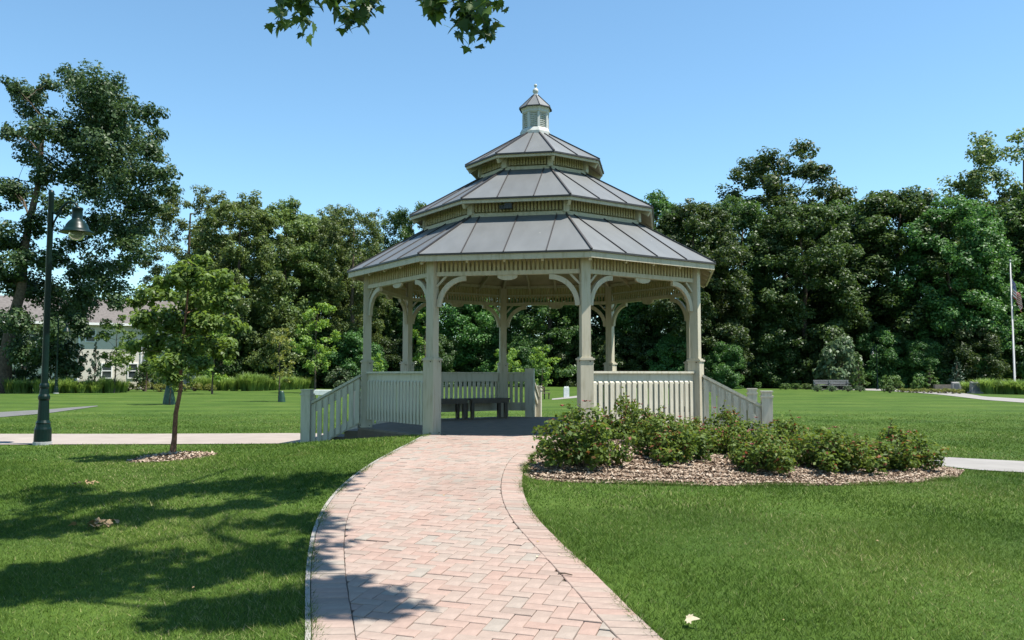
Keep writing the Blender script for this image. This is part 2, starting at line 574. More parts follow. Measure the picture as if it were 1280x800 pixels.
def graded(a, b, step, lo, hi):
    c = list(np.arange(a, b + 1e-6, step))
    s, x = step, b
    while x < hi:
        s *= 1.22
        x += s
        c.append(x)
    s, x = step, a
    while x > lo:
        s *= 1.22
        x -= s
        c.insert(0, x)
    return np.array(c)
gx, gy = graded(-13, 13, 0.2, -900, 900), graded(2, 22, 0.2, -120, 1500)
X, Y = np.meshgrid(gx, gy)
Z = H(X, Y)
V = np.c_[X.ravel(), Y.ravel(), Z.ravel()]
nx, ny = len(gx), len(gy)
ii = (np.arange(ny - 1)[:, None] * nx + np.arange(nx - 1)[None, :]).ravel()
ground = link('lawn_ground', mesh_np('lawn_ground', V, np.c_[ii, ii + 1, ii + nx + 1, ii + nx], M['lawn'], smooth=True), kind='structure')

def ribbon(name, A, B, n, m, off, mat, crown=None, **kw):
    A, B = resample(A, n), resample(B, n)
    t = np.linspace(0, 1, m)[None, :, None]
    P = A[:, None, :] * (1 - t) + B[:, None, :] * t
    z = H(P[..., 0], P[..., 1]) + off
    if crown is not None:
        z = z + crown(P[..., 0], P[..., 1], np.broadcast_to(np.linspace(0, 1, m)[None, :], z.shape), np.broadcast_to(np.linspace(0, 1, n)[:, None], z.shape))
    V = np.c_[P.reshape(-1, 2), z.ravel()]
    ii = (np.arange(n - 1)[:, None] * m + np.arange(m - 1)[None, :]).ravel()
    Fq = np.c_[ii, ii + 1, ii + m + 1, ii + m]
    p0, p1, p2 = V[Fq[0, 0]], V[Fq[0, 1]], V[Fq[0, 2]]
    if np.cross(p1 - p0, p2 - p1)[2] < 0:
        Fq = Fq[:, ::-1]
    return link(name, mesh_np(name, V, Fq, mat, smooth=True), **kw)

POLYS = []          # areas without turf
def area(A, B):
    P = np.r_[np.asarray(A)[:, :2], np.asarray(B)[::-1, :2]]
    POLYS.append(P)
    return P
def inside(P, x, y):
    r = np.zeros(x.shape, bool)
    n = len(P)
    j = n - 1
    for i in range(n):
        xi, yi, xj, yj = P[i, 0], P[i, 1], P[j, 0], P[j, 1]
        c = (yi > y) != (yj > y)
        with np.errstate(divide='ignore', invalid='ignore'):
            r ^= c & (x < (xj - xi) * (y - yi) / (yj - yi + 1e-12) + xi)
        j = i
    return r

# ------------------------------------------------------------------ brick path
path = ribbon('brick_path', PL, PR, 120, 9, 0.006, M['joint'], kind='structure')
area(PL, PR)
BW = 0.235
def offset_line(P, d):
    t = np.gradient(P, axis=0)
    t /= np.linalg.norm(t, axis=1)[:, None]
    return P + np.c_[-t[:, 1], t[:, 0]] * d
IL, IR = offset_line(PL, BW), offset_line(PR, -BW)
if np.mean(np.linalg.norm(IL - PC, axis=1)) > 1.0:
    IL, IR = offset_line(PL, -BW), offset_line(PR, BW)
bricks = []         # (polygon list of xy, rnd)
def shrink(poly, g):
    poly = np.asarray(poly)
    c = poly.mean(0)
    d = poly - c
    l = np.linalg.norm(d, axis=1)[:, None]
    return c + d * (1 - g * 1.3 / np.maximum(l, 1e-3))
def soldier(O, I):
    O, I = resample(O, 400), resample(I, 400)
    d = np.r_[0, np.cumsum(np.linalg.norm(np.diff(O, axis=0), axis=1))]
    n = int(d[-1] / 0.108)
    t = np.linspace(0, d[-1], n + 1)
    o = np.c_[np.interp(t, d, O[:, 0]), np.interp(t, d, O[:, 1])]
    i = np.c_[np.interp(t, d, I[:, 0]), np.interp(t, d, I[:, 1])]
    for k in range(n):
        bricks.append(np.array([o[k], o[k + 1], i[k + 1], i[k]]))
soldier(PL, IL)
soldier(PR, IR)
inner = np.r_[IL, IR[::-1]]
BL, BS = 0.204, 0.102
rot = R(-17)
cr, sr_ = math.cos(rot), math.sin(rot)
def clip_half(poly, p, nrm):
    out = []
    for a, b in zip(poly, np.roll(poly, -1, axis=0)):
        da, db = (a - p) @ nrm, (b - p) @ nrm
        if da >= 0:
            out.append(a)
        if (da >= 0) != (db >= 0):
            out.append(a + (b - a) * (da / (da - db)))
    return np.array(out)
IRg = (IL, IR)
PCi = (IL + IR) / 2
cand = []
N_ = 80
for i in range(-N_, N_):
    for j in range(-N_, N_):
        # 90 degree herringbone: two bricks per cell of the diagonal lattice
        ox, oy = (i + j * 0) * BS, 0
        a = i * BS + j * 2 * BS
        b = i * BS - j * 2 * BS
        cand.append((a, b, 0))
        cand.append((a + 0, b + BS, 1))
cand = np.array(cand)
def brick_poly(a, b, k):
    if k == 0:
        q = np.array([[a, b], [a + BL, b], [a + BL, b + BS], [a, b + BS]])
    else:
        q = np.array([[a, b], [a + BS, b], [a + BS, b + BL], [a, b + BL]])
    q = q @ np.array([[cr, sr_], [-sr_, cr]])
    return q + np.array([0.0, 7.0])
for a, b, k in cand:
    c0 = np.array([a * cr - b * sr_, a * sr_ + b * cr + 7.0])
    if not (1.0 < c0[1] < 14.2 and -2.6 < c0[0] < 2.6):
        continue
    q = brick_poly(a, b, k)
    ins = inside(inner, q[:, 0], q[:, 1])
    if ins.all():
        bricks.append(q)
    elif ins.any() or inside(inner, *[np.array([v]) for v in q.mean(0)])[0]:
        for ln in IRg:
            d = np.linalg.norm(ln - q.mean(0), axis=1)
            m = int(np.argmin(d))
            if d[m] > 0.35:
                continue
            m0, m1 = max(m - 1, 0), min(m + 1, len(ln) - 1)
            t = ln[m1] - ln[m0]
            t /= np.linalg.norm(t)
            nn = np.array([-t[1], t[0]])
            if (PCi[m] - ln[m]) @ nn < 0:
                nn = -nn
            q = clip_half(q, ln[m] - nn * 0.002, nn)
            if len(q) < 3:
                break
        if len(q) >= 3:
            x, y = q[:, 0], q[:, 1]
            ar = 0.5 * abs(x @ np.roll(y, -1) - y @ np.roll(x, -1))
            if ar > 0.002:
                bricks.append(q)
rng = np.random.default_rng(3)
def brick_geo(q):
    q = np.asarray(q)
    x, y = q[:, 0], q[:, 1]
    if x @ np.roll(y, -1) - y @ np.roll(x, -1) < 0:
        q = q[::-1]
    n = len(q)
    lo, hi = shrink(q, 0.0034), shrink(q, 0.0072)
    c = q.mean(0)
    dz = rng.normal(0, 0.0016)
    tx, ty = rng.normal(0, 0.004, 2)
    def z(p, o):
        return H(p[:, 0], p[:, 1]) + o + dz + (p - c) @ np.array([tx, ty])
    V = np.r_[np.c_[lo, z(lo, 0.002)], np.c_[lo, z(lo, 0.018)], np.c_[hi, z(hi, 0.022)]]
    Fs = [(i + r * n, (i + 1) % n + r * n, (i + 1) % n + (r + 1) * n, i + (r + 1) * n) for r in (0, 1) for i in range(n)]
    Fs.append(tuple(range(2 * n, 3 * n)))
    return V, Fs, float(np.clip(rng.normal(0.5, 0.27), 0, 1))
def in_view(q):
    c = np.asarray(q).mean(0)
    return c[1] > 4.55 and abs(c[0] / c[1]) < 0.62
order = sorted(range(len(bricks)), key=lambda i: (not in_view(bricks[i]), np.mean(bricks[i], 0)[1]))
rest = MB()
for n_, i in enumerate(order):
    V, Fs, rv = brick_geo(bricks[i])
    if n_ < 300:
        c = V.mean(0)
        b = MB()
        b.add(V - c, Fs, rv)
        link('brick', b.mesh('brick', M['brick'], rnd=True), path, loc=c)
    else:
        rest.add(V, Fs, rv)
link('brick_field', rest.mesh('brick_field', M['brick'], rnd=True), path, kind='stuff')
# low concrete edging along the outer curve of the path
e = MB()
eo, ei = offset_line(PL, -0.03 if np.linalg.norm(offset_line(PL, -0.03)[20] - PC[20]) > np.linalg.norm(PL[20] - PC[20]) else 0.03), PL
for k in range(len(eo) - 1):
    q = [eo[k], eo[k + 1], ei[k + 1], ei[k]]
    zt = [float(H(*p)) + 0.024 for p in q]
    zb = [float(H(*p)) - 0.05 for p in q]
    e.add([(p[0], p[1], z) for p, z in zip(q, zb)] + [(p[0], p[1], z) for p, z in zip(q, zt)], [(4, 5, 6, 7), (0, 1, 5, 4), (3, 7, 6, 2)])
link('path_edging', e.mesh('path_edging', M['edging']), kind='structure')

# ------------------------------------------------------------------ other paths, beds
def ppts(lst):
    return np.array([G(*p)[:2] for p in lst])
# concrete walk that leads to the stairs on the house side
A = np.r_[np.array([[-40, 16.6], [-25, 16.2]]), ppts([(0, 556.5), (150, 556), (300, 555.5), (372, 555)]), [[-3.85, 16.35]]]
B = np.r_[np.array([[-40, 19.8], [-25, 19.3]]), ppts([(0, 543), (150, 543), (300, 542.5), (372, 542)]), [[-3.3, 18.9]]]
ribbon('concrete_walk', A, B, 60, 8, 0.014, M['concrete'], kind='structure')
area(A, B)
A = ppts([(-60, 517), (0, 515.5), (60, 512), (95, 509.2), (122, 507.3)])
B = ppts([(-60, 524.5), (0, 522), (60, 516.8), (95, 512), (122, 508.2)])
ribbon('asphalt_walk', A, B, 40, 5, 0.014, M['asphalt'], kind='structure')
area(A, B)
A = np.r_[[[4.35, 14.75]], ppts([(1120, 578), (1165, 582), (1215, 588), (1280, 591.5), (1360, 597)]), [[16, 8.2]]]
B = np.r_[[[4.95, 17.2], [5.6, 16.6]], ppts([(1130, 567), (1185, 572.5), (1280, 577.5), (1360, 583)]), [[17, 10.2]]]
ribbon('grey_walk', A, B, 50, 7, 0.014, M['concrete_grey'], kind='structure')
area(A, B)
A = ppts([(1018, 486.5), (1100, 488.5), (1170, 493), (1230, 500), (1300, 505), (1400, 512)])
B = ppts([(1018, 484.5), (1100, 486.2), (1180, 489), (1230, 496), (1300, 500), (1400, 506)])
ribbon('memorial_walk', A, B, 40, 4, 0.014, M['concrete_grey'], kind='structure')
A, B = ppts([(690, 500), (720, 497.5), (733, 496)]), ppts([(690, 498.5), (720, 495), (733, 494)])
ribbon('post_walk', A, B, 10, 3, 0.014, M['concrete_grey'], kind='structure')
# rose bed with wood-chip mulch
BN = np.r_[[PR[3]], PR[8:34:4], ppts([(668, 602), (750, 605.5), (900, 608), (1050, 607.5), (1150, 604), (1196, 597.5)])]
k_end = int(np.argmin(np.linalg.norm(PR - G(652, 601)[:2], axis=1)))
BN = np.r_[PR[2:k_end:3], ppts([(656, 601.5), (700, 603.5), (800, 606.5), (900, 608), (1050, 607.5), (1150, 604), (1197, 597.5)])]
BF = np.r_[[PR[2] + np.array([0.15, 0.15])], [[1.7, 13.7], [2.6, 14.3], [3.5, 14.6], [4.3, 14.5]], ppts([(1080, 572), (1120, 579), (1165, 583), (1205, 589)])]
BN, BF = smooth_line(BN, 70, 2), smooth_line(BF, 70, 2)
def bed_crown(x, y, u, v):
    w = np.sin(np.pi * u) * np.sin(np.pi * np.clip(v * 1.0, 0, 1)) ** 0.7
    return w * (0.09 + 0.02 * np.sin(x * 7) * np.sin(y * 9))
ribbon('mulch_bed', BN, BF, 90, 24, 0.006, M['mulch'], crown=bed_crown, kind='structure')
BED = area(BN, BF)

def scatter_chips(name, x, y, z, size, seed, parent=None):
    r = np.random.default_rng(seed)
    n = len(x)
    a = r.uniform(0, 6.283, n)
    til = r.normal(0, 0.35, n)
    l, w = size * r.uniform(0.5, 1.4, n), size * r.uniform(0.2, 0.5, n)
    u = np.c_[np.cos(a), np.sin(a), til] * l[:, None]
    v = np.c_[-np.sin(a), np.cos(a), r.normal(0, 0.35, n)] * w[:, None]
    c = np.c_[x, y, z + 0.008]
    V = np.stack([c - u - v, c + u - v, c + u + v, c - u + v], 1).reshape(-1, 3)
    me = mesh_np(name, V, np.arange(4 * n).reshape(n, 4), M['chip'], rnd=r.random(n))
    return link(name, me, parent, kind='stuff')
r_ = np.random.default_rng(5)
bx0, bx1, by0, by1 = BED[:, 0].min(), BED[:, 0].max(), BED[:, 1].min(), BED[:, 1].max()
x, y = r_.uniform(bx0, bx1, 90000), r_.uniform(by0, by1, 90000)
k = inside(BED, x, y)
x, y = x[k], y[k]
# chips lie on the mulch: same crown, looked up by the nearest point of the bed mesh
bm = bpy.data.objects['mulch_bed'].data
bv = np.array([v.co for v in bm.vertices])
zi = np.empty(len(x))
for s in range(0, len(x), 4000):
    d = (x[s:s + 4000, None] - bv[None, :, 0]) ** 2 + (y[s:s + 4000, None] - bv[None, :, 1]) ** 2
    zi[s:s + 4000] = bv[np.argmin(d, 1), 2]
scatter_chips('wood_chips', x, y, zi, 0.021, 6)

# ------------------------------------------------------------------ gazebo
gz = link('gazebo', None, loc=(GC[0], GC[1], FLOOR), label='cream octagonal gazebo with three-tiered grey metal roof and cupola', cat='gazebo')
A0 = -122.9
C8, S8 = math.cos(R(22.5)), math.sin(R(22.5))
RP = 3.32
def ang(k): return R(A0 + 45 * k)
def corner(k, r, z=0.0): return (r * math.cos(ang(k)), r * math.sin(ang(k)), z)
def face_rz(k): return R(A0 + 45 * k + 22.5 - 90)
def face_pt(k, x, y, z):
    m = R(A0 + 45 * k + 22.5)
    return (x * math.sin(m) + y * math.cos(m), -x * math.cos(m) + y * math.sin(m), z)
AP = RP * C8             # apothem of the post line
HW = RP * S8             # half width of a side

# floor: rim, planks, skirt
fl = MB()
oct_ = [corner(k, RP + 0.16)[:2] for k in range(8)]
fl.prism(oct_, -0.24, -0.035)
floor = fl.build('floor', M['bench_dark'], gz)  # rim coloured dark to stand in for the shaded void below the railing
d0 = (RP + 0.16) * C8
pw = 0.14
rf = face_rz(0)
npl = int(2 * d0 / pw)
for i in range(npl):
    y0 = -d0 + i * pw + 0.003
    y1 = y0 + pw - 0.006
    hw = (RP + 0.16) * S8
    def wid(y): return hw + max(0.0, d0 - abs(y) - 0) if abs(y) > hw else d0
    def wid(y):
        return min(d0, hw + (d0 - abs(y)))
    ym = max(abs(y0), abs(y1))
    w0, w1 = wid(y0), wid(y1)
    b = MB()
    b.prism([(-w0, y0), (w0, y0), (w1, y1), (-w1, y1)], -0.034, 0.0)
    b.build('plank', M['deck'], floor, rz=rf)

lat = MB()
Lw = 2 * (RP + 0.12) * S8
for i in range(-2, int(Lw / 0.09) + 3):
    for sgn in (-1, 1):
        x0 = -Lw / 2 + i * 0.09
        xa, xb = x0, x0 + sgn * 0.32
        za, zb = -0.245, -0.56
        def cl(xa, za, xb, zb):
            pts = []
            t0, t1 = 0.0, 1.0
            for lim, s in ((-Lw / 2, 1), (Lw / 2, -1)):
                fa, fb = (xa - lim) * s, (xb - lim) * s
                if fa < 0 and fb < 0: return None
                if fa < 0: t0 = max(t0, fa / (fa - fb))
                if fb < 0: t1 = min(t1, fa / (fa - fb))
            return (xa + (xb - xa) * t0, za + (zb - za) * t0, xa + (xb - xa) * t1, za + (zb - za) * t1) if t1 - t0 > 0.05 else None
        q = cl(xa, za, xb, zb)
        if q:
            lat.bar((q[0], sgn * 0.006, q[1]), (q[2], sgn * 0.006, q[3]), 0.008, 0.028)
lat_me = lat.mesh('lattice', M['paint'])
for k in (1, 3, 5, 7):
    link('lattice', lat_me, gz, loc=face_pt(k, 0, (RP + 0.10) * C8, 0), rz=face_rz(k), kind='stuff')

# posts
pe = MB()
pe.box((0, 0, 0.55), (0.215, 0.215, 1.36))
ped_me = pe.mesh('pedestal', M['paint'])
pc = MB()
pc.box((0, 0, 1.245), (0.25, 0.25, 0.03)).box((0, 0, 1.27), (0.20, 0.20, 0.02))
cap_me = pc.mesh('pedestal_cap', M['paint'])
sh = MB()
sh.box((0, 0, 2.16), (0.15, 0.15, 1.76))
shaft_me = sh.mesh('shaft', M['paint'])
bt = MB()
for zz in (-0.02, 1.15):
    for sx, sy in ((1, 0), (-1, 0), (0, -1), (0, 1)):
        bt.box((sx * 0.108 - sy * 0.05, sy * 0.108 + sx * 0.05, zz + 0.06), (0.018, 0.018, 0.018))
bolt_me = bt.mesh('bolt', M['bolt'])
for k in range(8):
    p = link('post', shaft_me, gz, loc=corner(k, RP), rz=ang(k))
    q = link('pedestal', ped_me, p)
    link('pedestal_cap', cap_me, p)
    link('bolt', bolt_me, p, kind='stuff')

# friezes under the eave: bottom rail, middle rail, slats; brackets and the scalloped drop
FW = 2 * HW - 0.15
for k in range(8):
    fr = MB()
    fr.box((0, 0, 2.665), (FW, 0.09, 0.07))
    f_ = fr.build('frieze_rail', M['paint'], gz, loc=face_pt(k, 0, AP, 0), rz=face_rz(k))
    fm = MB()
    fm.box((0, 0, 2.87), (FW, 0.035, 0.035)).box((0, 0, 3.07), (FW, 0.09, 0.06))
    fm.build('middle_rail', M['paint'], f_)
    sl = MB()
    n = 33
    for i in range(n):
        x = -FW / 2 + (i + 0.5) * FW / n
        sl.box((x, 0.028, 2.87), (0.040, 0.020, 0.34))
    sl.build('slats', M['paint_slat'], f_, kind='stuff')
    dp = MB()
    pts = [(0.20, 2.63), (-0.20, 2.63)] + [(0.17 * math.cos(a), 2.63 - 0.085 * abs(math.sin(a)) ** 0.7) for a in np.linspace(math.pi, 2 * math.pi, 12)]
    dp.prism(pts[::-1], -0.02, 0.02, 'Y')
    dp.build('scalloped_drop', M['paint'], f_)
    for s in (-1, 1):
        br = MB()
        x0 = s * (HW - 0.075)
        cxb, czb, ro, ri = x0 - s * 0.50, 2.115, 0.50, 0.42
        an = np.linspace(0, math.pi / 2, 13)
        prof = [(cxb + s * ro * math.cos(a), czb + 1.03 * ro * math.sin(a)) for a in an] + [(cxb + s * ri * math.cos(a), czb + 1.03 * ri * math.sin(a) - 0.0) for a in an[::-1]]
        n = len(an)
        vs = [(px_, yy, pz) for yy in (-0.03, 0.03) for px_, pz in prof]
        m_ = len(prof)
        fs = []
        for i in range(n - 1):
            a_, b_, c_, d_ = i, i + 1, m_ - 2 - i, m_ - 1 - i
            fs += [(a_, b_, c_, d_), (m_ + d_, m_ + c_, m_ + b_, m_ + a_), (a_, m_ + a_, m_ + b_, b_), (d_, c_, m_ + c_, m_ + d_)]
        fs += [(0, m_ - 1, 2 * m_ - 1, m_), (n - 1, m_ + n - 1, m_ + n, n)]
        br.add(vs, fs)
        # a solid web fills the corner between the arch and the post
        web = [(x0, 2.63), (x0, 2.30)] + [(cxb + s * ro * math.cos(a), czb + 1.03 * ro * math.sin(a)) for a in np.linspace(0.5, 1.1, 5)] + [(x0 - s * 0.30, 2.63)]
        bo = MB()
        br.build('bracket', M['paint'], f_)
        b2 = MB()
        b2.bar((x0, 0, 2.46), (x0 - s * 0.16, 0, 2.63), 0.035, 0.035)
        b2.build('bracket_stay', M['paint'], f_)

# railings on four sides
def baluster_mesh(h, w=0.074, d=0.022):
    b = MB()
    x, y = w / 2, d / 2
    b.add([(-x, -y, 0), (x, -y, 0), (x, y, 0), (-x, y, 0), (-x, -y, h), (x, -y, h), (x, y, h - 0.03), (-x, y, h - 0.03)],
          [(0, 3, 2, 1), (4, 5, 6, 7), (0, 1, 5, 4), (1, 2, 6, 5), (2, 3, 7, 6), (3, 0, 4, 7)])
    return b.mesh('baluster', M['white'])
bal_me = baluster_mesh(0.74)
cap_r = MB().box((0, 0, 1.035), (2 * HW - 0.215, 0.15, 0.035)).mesh('handrail', M['white'])
rail_u = MB().box((0, 0, 0.925), (2 * HW - 0.215, 0.05, 0.18)).mesh('upper_rail', M['white'])
rail_l = MB().box((0, 0, 0.245), (2 * HW - 0.215, 0.05, 0.19)).mesh('lower_rail', M['white'])
for k in (1, 3, 5, 7):
    rr = link('railing', rail_u, gz, loc=face_pt(k, 0, AP, 0), rz=face_rz(k))
    link('handrail', cap_r, rr)
    link('lower_rail', rail_l, rr)
    nb = 19
    for i in range(nb):
        x = -(HW - 0.16) + i * 2 * (HW - 0.16) / (nb - 1)
        link('baluster', bal_me, rr, loc=(x, 0.037, 0.155))

# stairs on three sides
RUN = 1.2
GROUND = 0.16 - FLOOR
for k in (2, 4, 6):
    st = link('stairs', None, gz, loc=face_pt(k, 0, AP, 0), rz=face_rz(k))
    wst = HW - 0.1 if k != 4 else 0.62
    xo = 0.0 if k != 4 else 0.0
    for i in range(2):
        stp = MB()
        zt = -0.115 * (i + 1)
        stp.box((xo, 0.22 + 0.32 * i + 0.1, (zt + GROUND) / 2 - 0.02), (2 * wst - 0.06, 0.34, zt - GROUND + 0.04))
        stp.build('step', M['deck'], st)
        MB().box((xo, 0.22 + 0.32 * i + 0.11, zt + 0.015), (2 * wst - 0.06, 0.37, 0.03)).build('tread', M['deck'], st)
    if k == 4:
        # short railing beside the narrower back stairs, with a tall newel
        for s in (-1, 1):
            x0, x1 = s * (HW - 0.1), s * wst
            w = abs(x1 - x0) - 0.05
            rr = MB().box(((x0 + x1) / 2, 0, 0.925), (w, 0.05, 0.18)).build('railing', M['white'], st)
            MB().box(((x0 + x1) / 2, 0, 1.035), (w, 0.15, 0.035)).build('handrail', M['white'], rr)
            MB().box(((x0 + x1) / 2, 0, 0.245), (w, 0.05, 0.19)).build('lower_rail', M['white'], rr)
            for i in range(4):
                link('baluster', bal_me, rr, loc=(x0 + (x1 - x0) * (i + 0.8) / 4.6, 0.037, 0.155))
            MB().box((x1, 0, 0.57), (0.20, 0.20, 1.14)).build('newel', M['white'], st)
    for s in (-1, 1):
        x = xo + s * (wst if k == 4 else HW)
        z_dn = -0.53
        y0_, y1_ = 0.11, RUN - 0.08
        sr2 = MB()
        sr2.bar((x, y0_, 0.98), (x, y1_, 0.98 + z_dn), 0.11, 0.045)
        srl = sr2.build('stair_handrail', M['white'], st)
        MB().bar((x, y0_, 0.86), (x, y1_, 0.86 + z_dn), 0.04, 0.16).build('stair_rail', M['white'], srl)
        MB().bar((x, y0_, 0.16), (x, y1_, 0.16 + z_dn), 0.04, 0.15).build('stringer', M['white'], srl)
        for i in range(8):
            t = (i + 0.5) / 8
            yy = y0_ + (y1_ - y0_) * t
            zz = 0.10 + z_dn * t
            bb = MB()
            w2 = 0.043
            dz = z_dn / (y1_ - y0_) * w2
            so = s * 0.03
            bb.add([(x + so - 0.011, yy - w2, zz - dz), (x + so + 0.011, yy - w2, zz - dz), (x + so + 0.011, yy + w2, zz + dz), (x + so - 0.011, yy + w2, zz + dz),
                    (x + so - 0.011, yy - w2, zz - dz + 0.82), (x + so + 0.011, yy - w2, zz - dz + 0.82), (x + so + 0.011, yy + w2, zz + dz + 0.82), (x + so - 0.011, yy + w2, zz + dz + 0.82)],
                   [(0, 3, 2, 1), (4, 5, 6, 7), (0, 1, 5, 4), (1, 2, 6, 5), (2, 3, 7, 6), (3, 0, 4, 7)])
            bb.build('baluster', M['white'], srl)
        nw = MB()
        ztop = 0.66
        nw.box((x, RUN, (ztop - 0.06 + GROUND - 0.25) / 2), (0.185, 0.185, ztop - 0.06 - GROUND + 0.25))
        nwl = nw.build('newel', M['white'], st)
        nc = MB()
        nc.box((x, RUN, ztop - 0.045), (0.215, 0.215, 0.03)).box((x, RUN, ztop + 0.0), (0.175, 0.175, 0.06)).box((x, RUN, ztop + 0.042), (0.205, 0.205, 0.024))
        nc.build('newel_cap', M['white'], nwl)

# roof tiers
TIERS = [(3.71, 2.955, 2.24, 3.80, 3), (2.53, 4.08, 1.14, 4.88, 2), (1.44, 5.13, 0.27, 5.82, 1)]
def clip_x(poly, lim, s):
    return clip_half(np.array(poly, float), np.array([lim, 0.0]), np.array([s, 0.0]))
for ti, (re, ze, rt, zt, ns) in enumerate(TIERS):
    dk = MB()
    th = 0.07
    lo = [corner(k, re - 0.03, ze - th) for k in range(8)] + [corner(k, rt, zt - th) for k in range(8)]
    hi = [corner(k, re - 0.02, ze - 0.012) for k in range(8)] + [corner(k, rt, zt - 0.012) for k in range(8)]
    for k in range(8):
        k1 = (k + 1) % 8
        dk.add([lo[k], lo[k1], lo[8 + k1], lo[8 + k], hi[k], hi[k1], hi[8 + k1], hi[8 + k]],
               [(3, 2, 1, 0), (4, 5, 6, 7), (0, 1, 5, 4), (2, 3, 7, 6)])
    tier = dk.build('roof_tier', M['wood'], gz)
    sl_len = math.hypot((re - rt) * C8, zt - ze)
    cs = (re - rt) * C8 / sl_len
    for k in range(8):
        wb, wt = re * S8, rt * S8
        cuts = [-wb] + [(-1 + 2 * (i + 1) / (ns + 1)) * wb * (0.98 if ns > 1 else 1) for i in range(ns)] + [wb]
        if ns == 2:
            cuts[1], cuts[2] = -wb / 3, wb / 3
        trap = np.array([(-wb, 0), (wb, 0), (wt, sl_len), (-wt, sl_len)])
        def to3(x, s, o):
            y = re * C8 - s * cs
            z = ze + s * (zt - ze) / sl_len
            ny_, nz_ = (zt - ze) / sl_len, cs
            return (x, y + ny_ * o, z + nz_ * o)
        for i in range(ns + 1):
            q = clip_x(trap, cuts[i] + 0.004, 1)
            q = clip_x(q, cuts[i + 1] - 0.004, -1) if len(q) else q
            if len(q) < 3:
                continue
            b = MB()
            n = len(q)
            # a pan with a faint swell so that it does not read as one flat sheet
            vs = [to3(x, s, 0.0) for x, s in q] + [to3(x, s, 0.008) for x, s in q]
            b.add(vs, [tuple(range(n, 2 * n))[::-1]] + [(i_, n + i_, n + (i_ + 1) % n, (i_ + 1) % n) for i_ in range(n)])
            link('roof_panel', b.mesh('roof_panel', M['roof']), tier, rz=face_rz(k))
        for i in range(ns):
            x = cuts[i + 1]
            smax = sl_len if abs(x) <= wt else sl_len * (wb - abs(x)) / (wb - wt)
            b = MB()
            b.add([to3(x - 0.010, 0, 0.004), to3(x + 0.010, 0, 0.004), to3(x + 0.010, smax, 0.004), to3(x - 0.010, smax, 0.004),
                   to3(x - 0.006, 0, 0.027), to3(x + 0.006, 0, 0.027), to3(x + 0.006, smax, 0.027), to3(x - 0.006, smax, 0.027)],
                  [(4, 7, 6, 5), (0, 4, 5, 1), (1, 5, 6, 2), (2, 6, 7, 3), (3, 7, 4, 0)])
            link('seam', b.mesh('seam', M['seam']), tier, rz=face_rz(k))
        # hip cap
        hc = MB()
        hc.bar(corner(k, re, ze + 0.018), corner(k, rt, zt + 0.018), 0.028, 0.034)
        hc.build('hip_cap', M['seam'], tier)
        # fascia and dark drip edge
        fa = MB()
        fh = (0.10, 0.062, 0.052)[ti]
        o, i_ = re - 0.02, re - 0.055
        wo, wi = o * S8, i_ * S8
        for z0, z1, oo, mm, nm in ((ze - fh - 0.012, ze - 0.012, 0.0, M['paint'], 'fascia'), (ze - 0.018, ze + 0.012, 0.03, M['seam'], 'drip_edge')):
            b = MB()
            yo, yi = (o + oo) * C8, i_ * C8
            w_o = (o + oo) * S8
            if nm == 'drip_edge':
                yi = (o + 0.002) * C8
                wi2 = (o + 0.002) * S8
            else:
                wi2 = wi
            b.prism([(-wi2, yi), (wi2, yi), (w_o, yo), (-w_o, yo)], z0, z1)
            b.build(nm, mm, tier, rz=face_rz(k))
    # rafters beneath
    for k in range(8):
        ra = MB()
        ra.bar(corner(k, re - 0.07, ze - th - 0.045), corner(k, rt + 0.02, zt - th - 0.045), 0.05, 0.09)
        ra.build('rafter', M['rafter'], tier)
        if ti == 0:
            for xx in (-0.62, 0.0, 0.62):
                ra = MB()
                fy0, fy1 = (re - 0.07) * C8, (rt + 0.02) * C8
                f1 = min(fy1 + (fy0 - fy1) * 0, fy0)
                ra.bar(face_pt(k, xx, fy0, ze - th - 0.04), face_pt(k, xx, fy1, zt - th - 0.04), 0.04, 0.08)
                ra.build('rafter', M['rafter'], tier)
    if ti == 0:
        cl_ = MB()
        ring_o = [corner(k, 2.29, 3.72) for k in range(8)]
        ring_i = [corner(k, 0.06, 4.55) for k in range(8)]
        for k in range(8):
            k1 = (k + 1) % 8
            cl_.add([ring_o[k], ring_o[k1], ring_i[k1], ring_i[k]], [(3, 2, 1, 0)])
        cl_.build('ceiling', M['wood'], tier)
# slatted clerestory walls between the tiers
for (rw, z0, z1, n) in ((2.22, 3.80, 4.16, 25), (1.12, 4.88, 5.22, 13)):
    for k in range(8):
        w = 2 * rw * S8
        ap = rw * C8
        b = MB()
        b.box((0, 0, z0 + 0.02), (w, 0.07, 0.085))
        cw = b.build('clerestory_rail', M['paint'], gz, loc=face_pt(k, 0, ap, 0), rz=face_rz(k))
        s = MB()
        for i in range(n):
            x = -w / 2 + 0.06 + (i + 0.5) * (w - 0.12) / n
            s.box((x, 0.012, (z0 + z1) / 2 + 0.045), (0.038, 0.02, z1 - z0 - 0.09))
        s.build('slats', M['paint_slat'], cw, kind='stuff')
        bk = MB()
        bk.box((0, -0.06, (z0 + z1) / 2 + 0.03), (w - 0.1, 0.012, z1 - z0))
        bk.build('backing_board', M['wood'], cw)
        cp = MB()
        cp.box((0, 0, (z0 + z1) / 2 + 0.02), (0.105, 0.105, z1 - z0 - 0.04))
        cp.build('corner_post', M['paint'], gz, loc=corner(k, rw), rz=ang(k))
# small floodlight on the clerestory
fl_ = MB()
fl_.box((0.14, 0.10, 3.93), (0.05, 0.10, 0.03)).box((0.14, 0.18, 3.95), (0.13, 0.09, 0.09)).box((0.26, 0.13, 3.94), (0.10, 0.06, 0.07))
fl_.build('floodlight', M['bolt'], gz, loc=face_pt(0, 0, 2.22 * C8, 0), rz=face_rz(0))

